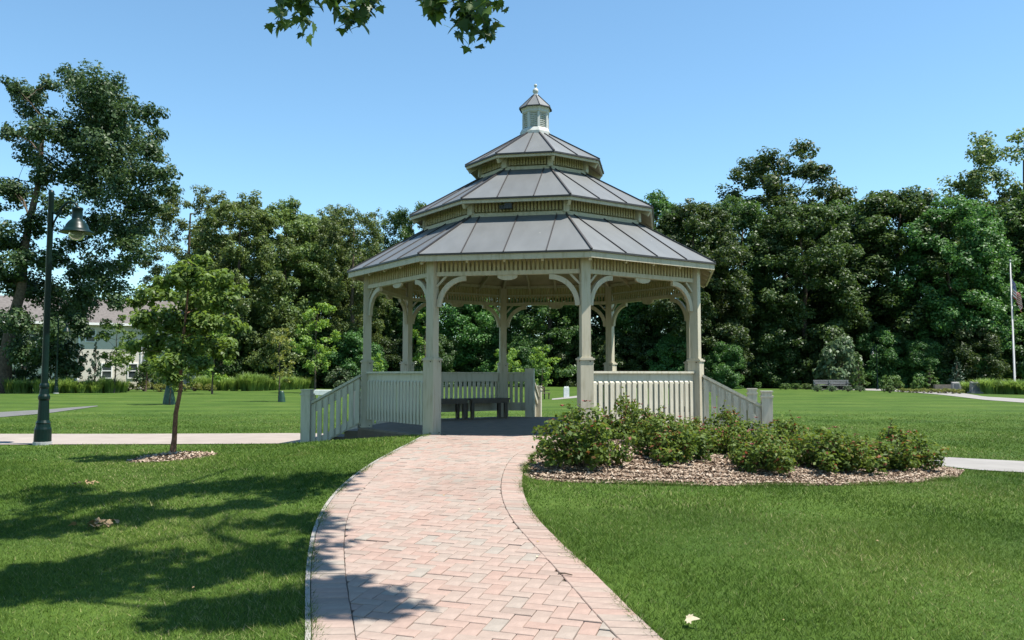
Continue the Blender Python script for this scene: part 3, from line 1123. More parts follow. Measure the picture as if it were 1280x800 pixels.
# cupola
cu = MB()
PH = ang(0)
cu.lathe([(0.325, 5.70), (0.325, 5.86), (0.29, 5.93), (0.262, 5.95)], 8, ph=PH)
cup = cu.build('cupola', M['cupola'], gz)
co = MB()
co.lathe([(0.255, 6.24), (0.285, 6.27), (0.285, 6.31), (0.31, 6.345), (0.31, 6.36)], 8, ph=PH)
co.build('cornice', M['cupola'], cup)
cb = MB()
cb.lathe([(0.225, 5.94), (0.225, 6.26)], 8, ph=PH)
cb.build('core', M['wood'], cup)
for k in range(8):
    b = MB()
    b.box((0, 0, 6.095), (0.05, 0.05, 0.31))
    b.build('corner_post', M['cupola'], cup, loc=corner(k, 0.247), rz=ang(k))
    lv = MB()
    for i in range(7):
        z = 5.975 + i * 0.04
        lv.bar(face_pt(k, -0.085, 0.232 * C8 + 0.006, z), face_pt(k, 0.085, 0.232 * C8 + 0.006, z), 0.03, 0.012)
        lv.add([face_pt(k, -0.085, 0.240 * C8, z), face_pt(k, 0.085, 0.240 * C8, z), face_pt(k, 0.085, 0.232 * C8, z + 0.036), face_pt(k, -0.085, 0.232 * C8, z + 0.036)], [(3, 2, 1, 0)])
    lv.build('louvre', M['cupola'], cup)
cr2 = MB()
cr2.lathe([(0.335, 6.362), (0.338, 6.375), (0.05, 6.66), (0.0, 6.66)], 8, ph=PH, cap=False)
crf = cr2.build('cupola_roof', M['roof'], cup)
for k in range(8):
    b = MB()
    b.bar(corner(k, 0.338, 6.38), corner(k, 0.05, 6.668), 0.014, 0.016)
    b.build('hip_cap', M['seam'], crf)
de = MB()
de.lathe([(0.345, 6.35), (0.345, 6.372), (0.30, 6.372), (0.30, 6.35)], 8, ph=PH, cap=False)
de.build('drip_edge', M['seam'], crf)
fi = MB()
fi.lathe([(0.055, 6.64), (0.06, 6.67), (0.03, 6.69), (0.055, 6.72), (0.06, 6.75), (0.05, 6.785), (0.02, 6.81), (0.015, 6.83), (0.03, 6.85), (0.034, 6.87), (0.025, 6.89), (0.0, 6.90)], 16, cap=False)
fi.build('finial', M['cupola'], cup, smooth=True)

# benches inside, along the back-left railing
def bench(label, off, wid, face, inset, legs=2):
    b0 = link('bench', None, loc=Vector((GC[0], GC[1], FLOOR)) + Vector(face_pt(face, off, AP - inset, 0)), rz=face_rz(face), label=label, cat='bench', group='dark benches inside the gazebo')
    for i in range(4):
        MB().box((0, -0.16 + i * 0.108, 0.44), (wid, 0.098, 0.04)).build('slat', M['bench_dark'], b0)
    MB().box((0, -0.20, 0.385), (wid - 0.08, 0.03, 0.07)).build('apron', M['bench_dark'], b0)
    for s in (-1, 1):
        for t in (-1, 1):
            MB().box((s * (wid / 2 - 0.09), t * 0.14, 0.21), (0.07, 0.07, 0.42)).build('leg', M['bench_dark'], b0)
    return b0
bench('dark backless bench inside the gazebo, its end touching the back stairs side', -0.56, 1.08, 5, 0.36)
bench('dark backless bench inside the gazebo beside the back left post', 0.56, 1.08, 5, 0.36)

# ------------------------------------------------------------------ foliage tools
def leaves(C, N_, size, r, asp=0.6, fold=0.0):
    """rhombic leaves with centre C and normal N_: returns V, F"""
    n = len(C)
    N_ = N_ / np.maximum(np.linalg.norm(N_, axis=1)[:, None], 1e-6)
    t = r.normal(size=(n, 3))
    u = np.cross(N_, t)
    u /= np.maximum(np.linalg.norm(u, axis=1)[:, None], 1e-6)
    v = np.cross(N_, u)
    s = size * r.uniform(0.65, 1.3, n)[:, None]
    a, b = u * s * 0.5, v * s * 0.5 * asp
    d = N_ * s * 0.12
    V = np.stack([C - a, C - b + d + a * 0.1, C + a - d * 0.8, C + b + d + a * 0.1], 1).reshape(-1, 3)
    return V, np.arange(4 * n).reshape(n, 4)

def clump_points(c, rad, n, r, flat=0.75):
    d = r.normal(size=(n, 3))
    d /= np.linalg.norm(d, axis=1)[:, None]
    q = r.random(n) ** 0.42
    P = d * q[:, None] * rad
    P[:, 2] *= flat
    nrm = d * 0.7 + np.array([0, 0, 0.55]) + r.normal(size=(n, 3)) * 0.5
    return c + P, nrm

def make_crown(lobes, leaf, dens, r, sub=9, asp=0.62, flat=0.75, gap=1.0):
    """lobes: (centre, radius). Each lobe is broken into sub-clumps, each of those into leaves."""
    Cs, Ns = [], []
    for c, rad in lobes:
        c = np.asarray(c, float)
        for _ in range(sub):
            d = r.normal(size=3)
            d /= np.linalg.norm(d)
            sc = c + d * np.array([1, 1, flat]) * rad * r.uniform(0.25, 0.95)
            sr = rad * r.uniform(0.28, 0.5) * gap
            n = max(6, int(dens * sr ** 2 * r.uniform(0.6, 1.2)))
            P, Nn = clump_points(sc, sr, n, r, flat)
            Cs.append(P)
            Ns.append(Nn + d * 0.25)
    C, Nn = np.concatenate(Cs), np.concatenate(Ns)
    V, Fq = leaves(C, Nn, leaf, r, asp)
    return V, Fq, r.random(len(Fq))

def branch(mb, a, b, ra, rb, r, sag=0.12, n=6, sides=6):
    a, b = np.asarray(a, float), np.asarray(b, float)
    L = np.linalg.norm(b - a)
    off = r.normal(size=3) * L * sag
    pts, rad = [], []
    for i in range(n + 1):
        t = i / n
        p = a * (1 - t) + b * t + off * math.sin(math.pi * t) * 0.6 + r.normal(size=3) * L * 0.012 * (0 < i < n)
        pts.append(p)
        rad.append(ra * (1 - t) + rb * t)
    mb.tube(pts, rad, sides, cap=False)
    return pts

def skeleton(mb, base, top, r0, lobes, r, start=0.25, lean_n=8, root=True, thick=0.3):
    """trunk from base to top and one limb to each lobe"""
    base, top = np.asarray(base, float), np.asarray(top, float)
    L = np.linalg.norm(top - base)
    pts, rad = [], []
    for i in range(lean_n + 1):
        t = i / lean_n
        p = base * (1 - t) + top * t + r.normal(size=3) * np.array([1, 1, 0]) * L * 0.007 * (0 < i)
        pts.append(p)
        fl = 1 + (0.55 * math.exp(-t * 26) if root else 0)
        rad.append(r0 * fl * (1 - 0.78 * t))
    mb.tube(pts, rad, 10, cap=False)
    pts = np.array(pts)
    # each bough leaves the nearest wood below it, so that limbs fork instead of fanning out of the trunk
    NP = [p for i, p in enumerate(pts) if i / lean_n >= start]
    NR = [rad[i] for i in range(lean_n + 1) if i / lean_n >= start]
    for c, lr in sorted(lobes, key=lambda q: np.linalg.norm((np.asarray(q[0]) - base)[:2]) + 0.4 * abs(q[0][2])):
        c = np.asarray(c, float)
        Q = np.array(NP)
        d = np.linalg.norm(Q - c, axis=1)
        cost = d + 1.6 * np.maximum(0, Q[:, 2] - c[2] + 0.45 * d)
        i = int(np.argmin(cost))
        rr = min(NR[i] * 0.62, max(0.010, r0 * thick * (0.35 + d[i] / (L * 0.6))))
        q = branch(mb, Q[i], c, rr, rr * 0.3, r, 0.08)
        for t in (2, 4, 5, 6):
            NP.append(np.array(q[t]))
            NR.append(rr * (1 - 0.7 * t / 6))
        for _ in range(4 if len(lobes) < 60 else 1):
            d_ = r.normal(size=3)
            d_ /= np.linalg.norm(d_)
            branch(mb, q[r.integers(3, 6)], c + d_ * lr * 0.8, rr * 0.3, rr * 0.07, r, 0.06, 3, 4)

def tree_proto(seed, Ht, cr, base, leaf, dens, n_lobes, shape='oval', r0=None, lobe=0.33, sub=9, gap=1.0):
    """random tree at the origin: returns trunk mesh builder and crown arrays"""
    r = np.random.default_rng(seed)
    lobes = []
    ga = 2.39996
    for i in range(n_lobes):
        u = (i + 0.5) / n_lobes
        if shape == 'oval':
            env = math.sin(math.pi * (0.12 + 0.76 * u)) ** 0.6
        elif shape == 'full':
            env = (1 - u ** 4.5) ** 0.6 * 0.92 + 0.08
        else:
            env = math.sin(math.pi * (0.2 + 0.75 * u)) ** 0.5
        z = base + (Ht - base) * (0.06 + 0.90 * u) - cr * lobe * 0.4
        rad = cr * env * (r.uniform(0.45, 0.80) if n_lobes < 50 else r.uniform(0.35, 1.0) ** 0.6)
        a = i * ga + r.normal() * 0.3
        lobes.append((np.array([rad * math.cos(a), rad * math.sin(a), z + r.normal() * cr * 0.08]), cr * lobe * r.uniform(0.75, 1.25) * (0.75 + 0.25 * env)))
    mb = MB()
    skeleton(mb, (0, 0, -0.2), (r.normal() * cr * 0.06, r.normal() * cr * 0.06, Ht * 0.86), r0 or Ht * 0.016, lobes, r)
    V, Fq, rv = make_crown(lobes, leaf, dens, r, sub=sub, gap=gap)
    return mb, V, Fq, rv

def tree_at(name, proto, mats, loc, rz, sc, label, cat='tree', group=None):
    o = link(name, None, loc=loc, rz=rz, scale=sc, label=label, cat=cat, group=group)
    link('trunk', proto[0], o)
    link('crown', proto[1], o)
    return o

def bake(mb, V, Fq, rv, bark, leafm):
    return mb.mesh('trunk', bark, smooth=True), mesh_np('crown', V, Fq, leafm, rnd=rv)

def lobe_tree(name, base_px, depth, top_px, lobes_px, r0, leaf, dens, bark, leafm, label, seed, sub=9, gap=1.0, spread=1.0, group=None, cat='tree', flat=0.75, base_z=None, asp=0.62, start=0.25):
    """a tree whose boughs were read off the photograph; each bough gets its own depth"""
    r = np.random.default_rng(seed)
    b = at(base_px, 468, depth)
    b[2] = float(H(b[0], b[1])) if base_z is None else base_z
    o = link(name, None, loc=b, label=label, cat=cat, group=group)
    lobes = []
    for (px, py, rp) in lobes_px:
        dy = r.uniform(-1, 1) * spread
        p = at(px, py, depth + dy)
        lobes.append((p - b, rp * depth / F_PX))
    tp = at(*top_px, depth) - b
    mb = MB()
    skeleton(mb, (0, 0, -0.1), tp, r0, lobes, r, start=start)
    link('trunk', mb.mesh('trunk', bark, smooth=True), o)
    V, Fq, rv = make_crown(lobes, leaf, dens, r, sub=sub, gap=gap, flat=flat, asp=asp)
    link('crown', mesh_np('crown', V, Fq, leafm, rnd=rv), o)
    return o

# ------------------------------------------------------------------ the wood behind
P_full = [bake(*tree_proto(s, 20, 5.5, 0.4, 0.28, 190, 150, 'full', sub=6, lobe=0.26, gap=1.25), M['bark'], M['leaf_wood']) for s in (11, 12)]
P_oval = [bake(*tree_proto(s, 20, 5.0, 3.5, 0.25, 210, 130, 'oval', sub=6, lobe=0.23, gap=1.25), M['bark'], M['leaf_wood']) for s in (21,)]
P_airy = [bake(*tree_proto(s, 22, 5.0, 4.0, 0.25, 160, 120, 'oval', lobe=0.22, sub=6, gap=1.25), M['bark'], M['leaf_wood_l']) for s in (31, 32)]
P_left = [bake(*tree_proto(s, 20, 5.0, 1.0, 0.27, 190, 140, 'full', sub=6, lobe=0.26, gap=1.25), M['bark'], M['leaf_wood_l']) for s in (41, 42)]
P_low = [bake(*tree_proto(s, 8, 3.6, 0.0, 0.24, 240, 24, 'full', sub=13, lobe=0.45, gap=1.15), M['bark'], M['leaf_wood']) for s in (51, 52)]

def wood(proto_list, items, name, label, group):
    for i, it in enumerate(items):
        px, top, dep, wr = it[:4]
        dep *= 1.24
        p = proto_list[i % len(proto_list)]
        b = at(px, 468, dep)
        z = float(H(b[0], b[1]))
        zt = at(px, top, dep)[2]
        hs = (zt - z) / (8.0 if proto_list is P_low else 22.0 if proto_list is P_airy else 20.0)
        tree_at(name, p, None, (b[0], b[1], z), random.uniform(0, 6.28), (hs * wr, hs * wr, hs), it[4] if len(it) > 4 else label, 'tree', group)

wood(P_full, [(818, 234, 74, 1.0, 'dense broadleaf tree whose crown meets the gazebo roof edge'), (868, 243, 70, 1.0), (925, 240, 76, 1.0), (1005, 245, 72, 1.1, 'dense broadleaf tree standing in front of the tallest airy tree'), (1062, 244, 79, 1.0), (1125, 226, 74, 1.2, 'broad round-topped tree rising behind the distant lamp post'), (1195, 240, 70, 1.05, 'dense broadleaf tree behind the spruce and memorial stones'), (1235, 244, 82, 1.05), (1330, 210, 72, 1.1), (1290, 226, 80, 1.05, 'dense broadleaf tree directly behind the flagpole')],
     'forest_tree', 'dense broadleaf tree in the wood edge between the gazebo and the flagpole', 'trees of the wood edge beside the memorial')
wood(P_oval, [(982, 178, 84, 1.12)], 'tall_tree', 'tallest airy-topped tree rising above the wood between gazebo and flagpole', None)
wood(P_airy[1:], [(1285, 186, 78, 1.2)], 'tall_tree', 'tall airy-topped tree standing behind the flagpole', None)
wood(P_left, [(385, 262, 80, 1.0, 'grey-green tree standing behind the lime-green young tree'), (455, 300, 82, 0.9, 'grey-green tree next to the left eave of the gazebo')], 'forest_tree', 'grey-green tree', 'grey-green trees between house and gazebo')
wood(P_oval, [(513, 250, 78, 0.85)], 'forest_tree', 'dark round-headed tree showing above the eave of the gazebo', None)
wood(P_full, [(560, 290, 74, 1.1), (622, 280, 80, 1.1), (690, 285, 74, 1.15), (755, 270, 79, 1.1), (468, 312, 80, 0.9)],
     'forest_tree', 'dark forest tree seen through the open sides of the gazebo', 'dark forest trees behind the gazebo')
wood(P_left, [(300, 238, 66, 1.0), (352, 244, 70, 1.0), (408, 258, 74, 0.9), (262, 285, 77, 0.9)],
     'forest_tree', 'tall grey-green broadleaf tree in the wood edge between house and gazebo', 'grey-green trees between house and gazebo')
wood(P_airy, [(236, 232, 76, 1.05)], 'tall_tree', 'thin-crowned tree with brownish leaves beside the house', None)
wood(P_airy[1:], [(440, 272, 70, 0.9)], 'tall_tree', 'narrow thin-crowned tree next to the gazebo eave', None)
wood(P_low, [(840, 415, 68, 1.0), (905, 425, 66, 1.0), (965, 405, 70, 1.0), (1020, 418, 70, 1.0), (1110, 410, 69, 1.0), (1160, 420, 67, 1.0), (1215, 400, 66, 1.0), (1275, 385, 68, 1.1), (1340, 400, 66, 1)],
     'understory_tree', 'low leafy tree under the wood edge behind benches and flagpole', 'low trees at the foot of the wood by the memorial')
wood(P_low, [(545, 420, 70, 1.0), (600, 415, 74, 1.1), (655, 420, 70, 1.1), (715, 412, 72, 1.1), (775, 415, 70, 1.1), (490, 415, 72, 1.1)],
     'understory_tree', 'low dark leafy tree at the foot of the wood behind the gazebo', 'low trees behind the gazebo')
wood(P_low, [(300, 400, 66, 1.0), (345, 410, 68, 1.0), (395, 400, 70, 1.0), (445, 405, 68, 1.0), (268, 415, 77, 0.9)],
     'understory_tree', 'low leafy tree at the wood edge between house and gazebo', 'low trees between house and gazebo')
# far-off wood that closes the gaps beneath the crowns
r = np.random.default_rng(77)
lob = []
for i in range(190):
    x = r.uniform(-75, 80)
    y = r.uniform(112, 126)
    lob.append((np.array([x * 1.25, y, r.uniform(0.5, 12.5)]), r.uniform(2.6, 4.4)))
V, Fq, rv = make_crown(lob, 0.85, 17, r, sub=10)
link('far_wood', mesh_np('far_wood', V, Fq, M['leaf_wood'], rnd=rv), label='dim depth of the wood far behind the gazebo', cat='wood', kind='stuff')

# big oak beside the house
oak = [(40, 128, 24), (18, 108, 12), (58, 105, 12), (15, 165, 14), (62, 165, 22), (38, 190, 18), (20, 235, 22), (60, 215, 22), (92, 100, 18), (118, 105, 22), (140, 120, 22), (110, 140, 30), (150, 150, 26), (182, 140, 14), (175, 170, 24),
       (100, 180, 26), (135, 190, 30), (190, 190, 16), (170, 215, 26), (200, 215, 16), (210, 235, 13), (110, 225, 24), (70, 255, 18), (140, 240, 26), (165, 255, 22), (190, 260, 14), (120, 275, 20), (150, 290, 24), (178, 285, 14), (100, 300, 16),
       (165, 312, 18), (125, 330, 20), (90, 340, 18), (150, 335, 14), (45, 280, 18), (60, 320, 20), (110, 370, 24), (75, 385, 22), (35, 360, 24), (130, 355, 18), (10, 300, 20), (30, 320, 18), (15, 345, 18), (90, 405, 16), (55, 410, 18), (20, 400, 22), (145, 375, 12), (5, 430, 22), (35, 440, 20), (75, 435, 20), (85, 460, 14), (150, 205, 26), (125, 160, 26)]
lobe_tree('oak_tree', 2, 60, (60, 150), [(a, b, c * 1.42) for a, b, c in oak], 0.48, 0.25, 190, M['bark'], M['leaf_oak'], 'big dark oak with a leaning trunk standing in front of the house', 101, sub=15, spread=4.5, gap=1.1)
lobe_tree('oak_tree', -75, 58, (-60, 220), [(-20, 290, 30), (-5, 330, 22), (-40, 240, 40), (-70, 190, 40), (-90, 280, 40), (-10, 260, 16), (-30, 360, 30), (10, 300, 10), (-60, 330, 30)], 0.4, 0.27, 150, M['bark'], M['leaf_oak'], 'oak with only its outermost boughs showing past the leaning oak', 102, sub=15, spread=3, gap=1.1)

# ------------------------------------------------------------------ young trees
lobe_tree('young_tree', 217, float(G(216, 572)[1]), (238, 330), [(240, 345, 26), (215, 350, 22), (270, 350, 24), (195, 372, 24), (250, 375, 30), (285, 378, 22), (175, 400, 22), (215, 400, 28), (255, 408, 26), (290, 405, 18), (300, 362, 12), (190, 428, 22), (230, 432, 26), (270, 432, 22), (165, 432, 13), (210, 455, 22), (250, 455, 18), (215, 475, 14), (285, 440, 14), (170, 380, 12), (255, 325, 12)],
          0.042, 0.09, 2700, M['bark_red'], M['leaf_young'], 'young tree with reddish peeling trunk standing in a mulch ring', 103, sub=12, spread=0.62, gap=1.25, flat=0.7, asp=0.5, start=0.33)
def small(px, base_y, top_y, wid, leafm, label, seed, leaf=0.2, dens=300, group=None, name='young_tree', dep=None, n=14, zb=0.22):
    g = G(px, base_y)
    if dep:
        g = at(px, 468, dep)
        g[2] = float(H(g[0], g[1]))
    top = at(px, top_y, g[1])[2]
    h = top - g[2]
    cr_ = wid / 2 * g[1] / F_PX
    pr = bake(*tree_proto(seed, h, cr_, h * zb, leaf, dens, n, 'oval', r0=max(0.03, h * 0.011), lobe=0.42, sub=7), M['bark'], leafm)
    return tree_at(name, pr, None, g, 0, 1.0, label)
small(143, 488, 388, 58, M['leaf_young'], 'small round-crowned tree in front of the lower house window', 201, zb=0.3, leaf=0.17, dens=520, dep=58)
small(266, 487, 395, 52, M['leaf_bright'], 'small light green tree between the mulch-ring tree and the tall grass', 202, leaf=0.16, dep=55, dens=450)
small(349, 502, 405, 38, M['leaf_gold'], 'thin yellowish young tree with a dark watering bag at its foot', 203, leaf=0.15, dens=420)
small(394, 486, 378, 62, M['leaf_bright'], 'bright lime-green young tree between tall grass and gazebo stairs', 204, leaf=0.18, dens=420, dep=60)
small(532, 484, 380, 40, M['leaf_bright'], 'slender bright green tree behind the front left gazebo post', 205, leaf=0.17, dens=420, dep=60, zb=0.1)
small(634, 492, 432, 44, M['leaf_bright'], 'low bright green tree behind the gazebo bench', 206, leaf=0.15, dens=520, dep=56)
small(677, 492, 427, 38, M['leaf_bright'], 'bright green sapling beside the small stone post', 207, leaf=0.15, dens=520, dep=56)
small(212, 506, 420, 60, M['leaf_young'], 'young tree carrying a green watering bag behind the mulch-ring tree', 208, leaf=0.12, dens=600, zb=0.3)
small(470, 484, 440, 24, M['leaf_bright'], 'small yellow-green bush tree beyond the left gazebo post', 209, leaf=0.16, dep=55)
# ------------------------------------------------------------------ grass
MARGIN = 2.6
def lawn_blades():
    r = np.random.default_rng(9)
    Vs, rv = [], []
    def zone(y0, y1, dens, hgt, wid):
        a = 0.64
        n = int(dens * (a * (y1 ** 2 - y0 ** 2) + 2 * MARGIN * (y1 - y0)))
        y = np.sqrt(r.uniform((y0 + MARGIN / a) ** 2, (y1 + MARGIN / a) ** 2, n)) - MARGIN / a
        x = r.uniform(-1, 1, n) * (a * y + MARGIN)        # a little wider than the view
        keep = np.ones(n, bool)
        for P in POLYS:
            keep &= ~inside(P, x, y)
        keep &= ((x - GC[0]) ** 2 + (y - GC[1]) ** 2) > 3.25 ** 2
        keep &= ((x - RING[0]) / 0.62) ** 2 + ((y - RING[1]) / 0.62) ** 2 > 1
        # thinner and thicker tufts
        k2 = 0.55 + 0.45 * np.sin(x * 9.1 + np.sin(y * 7.3) * 2) * np.sin(y * 8.7 + np.sin(x * 6.1) * 2)
        keep &= r.random(n) < (0.55 + 0.45 * k2) * (1 - smooth(13, 33, y))
        x, y = x[keep], y[keep]
        n = len(x)
        z = H(x, y)
        a = r.uniform(0, 6.283, n)
        h = hgt * r.uniform(0.5, 1.25, n) * (1 + 0.35 * np.sin(x * 2.3 + 1) * np.sin(y * 2.1))
        w = wid * r.uniform(0.6, 1.3, n)
        ln = r.normal(0, 0.75, (n, 2))
        B = np.c_[x, y, z - 0.004]
        sd = np.c_[np.cos(a), np.sin(a), np.zeros(n)] * w[:, None] / 2
        T = B + np.c_[ln[:, 0] * h, ln[:, 1] * h, h]
        Vs.append(np.stack([B - sd, B + sd, T], 1).reshape(-1, 3))
        rv.append(np.clip(r.normal(0.47, 0.23, n) + 0.12 * np.sin(x * 1.3 + y * 0.7), 0, 1))
    zone(3.6, 8.0, 9600, 0.031, 0.0054)
    zone(8.0, 13.0, 3900, 0.034, 0.0095)
    zone(13.0, 33.0, 1150, 0.034, 0.015)
    # longer blades lean over the edges of the path and the beds
    for P, side in ((PL, 1), (PR, 1), (BN, 1)):
        Q = resample(P, 4000)
        Q = Q[(Q[:, 1] > 4.3)]
        Q = np.repeat(Q, 3, 0) + r.normal(0, 0.02, (len(Q) * 3, 2))
        n = len(Q)
        B = np.c_[Q, H(Q[:, 0], Q[:, 1]) - 0.004]
        h = 0.05 * r.uniform(0.5, 1.3, n)
        a = r.uniform(0, 6.283, n)
        sd = np.c_[np.cos(a), np.sin(a), np.zeros(n)] * 0.0035
        T = B + np.c_[r.normal(0, 0.8, (n, 2)) * h[:, None], h]
        k = r.random(n) < 0.5 + 0.5 * np.sin(Q[:, 1] * 5 + Q[:, 0] * 3)
        if P is BN:
            k &= ~inside(POLYS[0], Q[:, 0], Q[:, 1])
        Vs.append(np.stack([B - sd, B + sd, T], 1)[k].reshape(-1, 3))
        rv.append(np.clip(r.normal(0.5, 0.25, k.sum()), 0, 1))
    V = np.concatenate(Vs)
    return mesh_np('grass', V, np.arange(len(V)).reshape(-1, 3), M['blade'], rnd=np.concatenate(rv))
RING = G(216, 573)[:2]
link('grass', lawn_blades(), label='short mown lawn grass', cat='grass', kind='stuff')
# mulch ring at the young tree
ring = MB()
vs = [(0, 0, 0.075)]
rr_ = random.Random(4)
rad = [0.60 + rr_.uniform(-0.05, 0.05) for _ in range(28)]
for lv, (f, z) in enumerate(((0.35, 0.065), (0.7, 0.04), (1.0, 0.004))):
    for i in range(28):
        a = 6.28318 * i / 28
        vs.append((rad[i] * f * math.cos(a), rad[i] * f * math.sin(a), z))
fs = [(0, 1 + i, 1 + (i + 1) % 28) for i in range(28)] + [(1 + l * 28 + i, 1 + (l + 1) * 28 + i, 1 + (l + 1) * 28 + (i + 1) % 28, 1 + l * 28 + (i + 1) % 28) for l in (0, 1) for i in range(28)]
zr = float(H(*RING))
ring.add([(x, y, z + float(H(RING[0] + x, RING[1] + y)) - zr) for x, y, z in vs], fs)
ring.build('mulch_ring', M['mulch'], smooth=True, loc=(RING[0], RING[1], zr), kind='structure')
r = np.random.default_rng(8)
q = np.sqrt(r.random(2600)) * 0.62
a = r.uniform(0, 6.283, 2600)
x, y = RING[0] + q * np.cos(a), RING[1] + q * np.sin(a)
scatter_chips('wood_chips', x, y, H(x, y) + 0.075 * (1 - (q / 0.62) ** 1.5), 0.03, 12)

# ------------------------------------------------------------------ rose bushes
def rose_proto(seed, w, h, nl):
    r = np.random.default_rng(seed)
    st = MB()
    lobes = []
    for i in range(15):
        a = i * 2.4 + r.normal() * 0.3
        q = w / 2 * math.sqrt((i + 0.5) / 15) * r.uniform(0.7, 1.0)
        z = h * (0.88 - 0.45 * (q / (w / 2)) ** 2) * r.uniform(0.62, 1.05)
        c = np.array([q * math.cos(a), q * math.sin(a), max(0.12, z - 0.1)])
        lobes.append((c, r.uniform(0.13, 0.2)))
        branch(st, (c[0] * 0.15, c[1] * 0.15, -0.03), c, 0.011, 0.004, r, 0.07, 5, 5)
        lobes.append((np.array([c[0] * 0.95, c[1] * 0.95, c[2] * 0.5]), r.uniform(0.13, 0.18)))
        lobes.append((np.array([c[0] * 0.85, c[1] * 0.85, 0.13]), r.uniform(0.11, 0.15)))
    tips = []
    for i in range(10):
        c, _ = lobes[r.integers(0, len(lobes))]
        t = c + np.array([r.normal() * 0.07, r.normal() * 0.07, r.uniform(0.14, 0.27)])
        branch(st, c, t, 0.004, 0.002, r, 0.05, 3, 4)
        for f in (0.45, 0.7, 1.0):
            tips.append((c * (1 - f) + t * f, 0.035))
    V, Fq, rv = make_crown(lobes, 0.06, nl, r, sub=10, asp=0.6, flat=0.9, gap=1.25)
    V3, F3, r3 = make_crown(tips, 0.05, 300, r, sub=1, asp=0.5)
    V, Fq, rv = np.r_[V, V3], np.r_[Fq, F3 + len(V)], np.r_[rv, r3]
    # new growth at the top of the bush is redder
    zc = V.reshape(-1, 4, 3).mean(1)[:, 2]
    rv = np.clip(rv * 0.9 + 0.35 * (zc / h - 0.45) + (r.random(len(rv)) < 0.11) * 0.55, 0, 1.4)
    fl = [[], []]
    for j in range(14):
        c, lr = lobes[r.integers(0, 15)]
        d = np.array([r.normal() * 0.6, -abs(r.normal()) * 0.7, abs(r.normal()) + 0.3])
        d /= np.linalg.norm(d)
        fl[j % 2].append(c + d * lr * 1.05)
    def blossoms(cs, mat, s):
        b = MB()
        for c in cs:
            for k in range(6):
                a = k * 1.047 + r.normal() * 0.2
                t = np.array([math.cos(a), math.sin(a), 0.5])
                sd = np.array([-math.sin(a), math.cos(a), 0])
                b.add([c, c + t * s * 0.7 - sd * s * 0.45, c + t * s * 1.1 + np.array([0, 0, 0.004]), c + t * s * 0.7 + sd * s * 0.45], [(0, 1, 2, 3)])
        return b.mesh('blossom', mat)
    return st.mesh('stem', M['bark'], smooth=True), mesh_np('foliage', V, Fq, M['leaf_rose'], rnd=rv), blossoms(fl[0], M['petal_red'], 0.034), blossoms(fl[1], M['petal_pink'], 0.021)
ROSE = [rose_proto(301, 1.15, 0.82, 1500), rose_proto(302, 1.0, 0.7, 1500), rose_proto(303, 1.05, 0.75, 1400)]
roses = [(728, 588, 1.12, 1.2, 'large rose bush beside the brick path, the tallest of the bed'), (785, 556, 0.9, 1.25, 'upright rose bush in front of the gazebo railing next to the front right post'), (845, 582, 0.98, 1.0, 'rose bush next to the large one beside the path'),
         (818, 566, 0.8, 0.9, 'rose bush against the middle of the gazebo railing'), (905, 560, 0.95, 1.05, 'rose bush in front of the right gazebo post'), (953, 594, 0.92, 0.92, 'small rose bush standing forward at the edge of the mulch bed'),
         (925, 577, 0.85, 0.85, 'rose bush behind the small forward one'), (985, 572, 0.95, 1.0, 'rose bush in front of the newels of the right stairs'), (1032, 592, 1.1, 1.0, 'broad rose bush just before the last one of the bed'),
         (1080, 590, 0.75, 0.7, 'low rose bush squeezed between the two broad ones'), (1125, 590, 1.1, 1.02, 'broad rose bush at the end of the bed beside the grey walk'), (872, 572, 0.75, 0.85, 'rose bush between railing and mulch edge, half hidden by its neighbours')]
for i, (px, py, sw, shh, lb) in enumerate(roses):
    g = G(px, py)
    m = ROSE[i % 3]
    o = link('rose_bush', None, loc=(g[0], g[1], g[2] + 0.05), rz=i * 1.3, scale=(sw * 1.02, sw * 1.02, shh * (0.86 if px < 800 else 0.92 if px < 900 else 0.86)), label=lb, cat='rose bush', group='rose bushes in the mulch bed')
    link('stem', m[0], o)
    link('foliage', m[1], o)
    link('blossom', m[2], o)
    link('blossom', m[3], o)

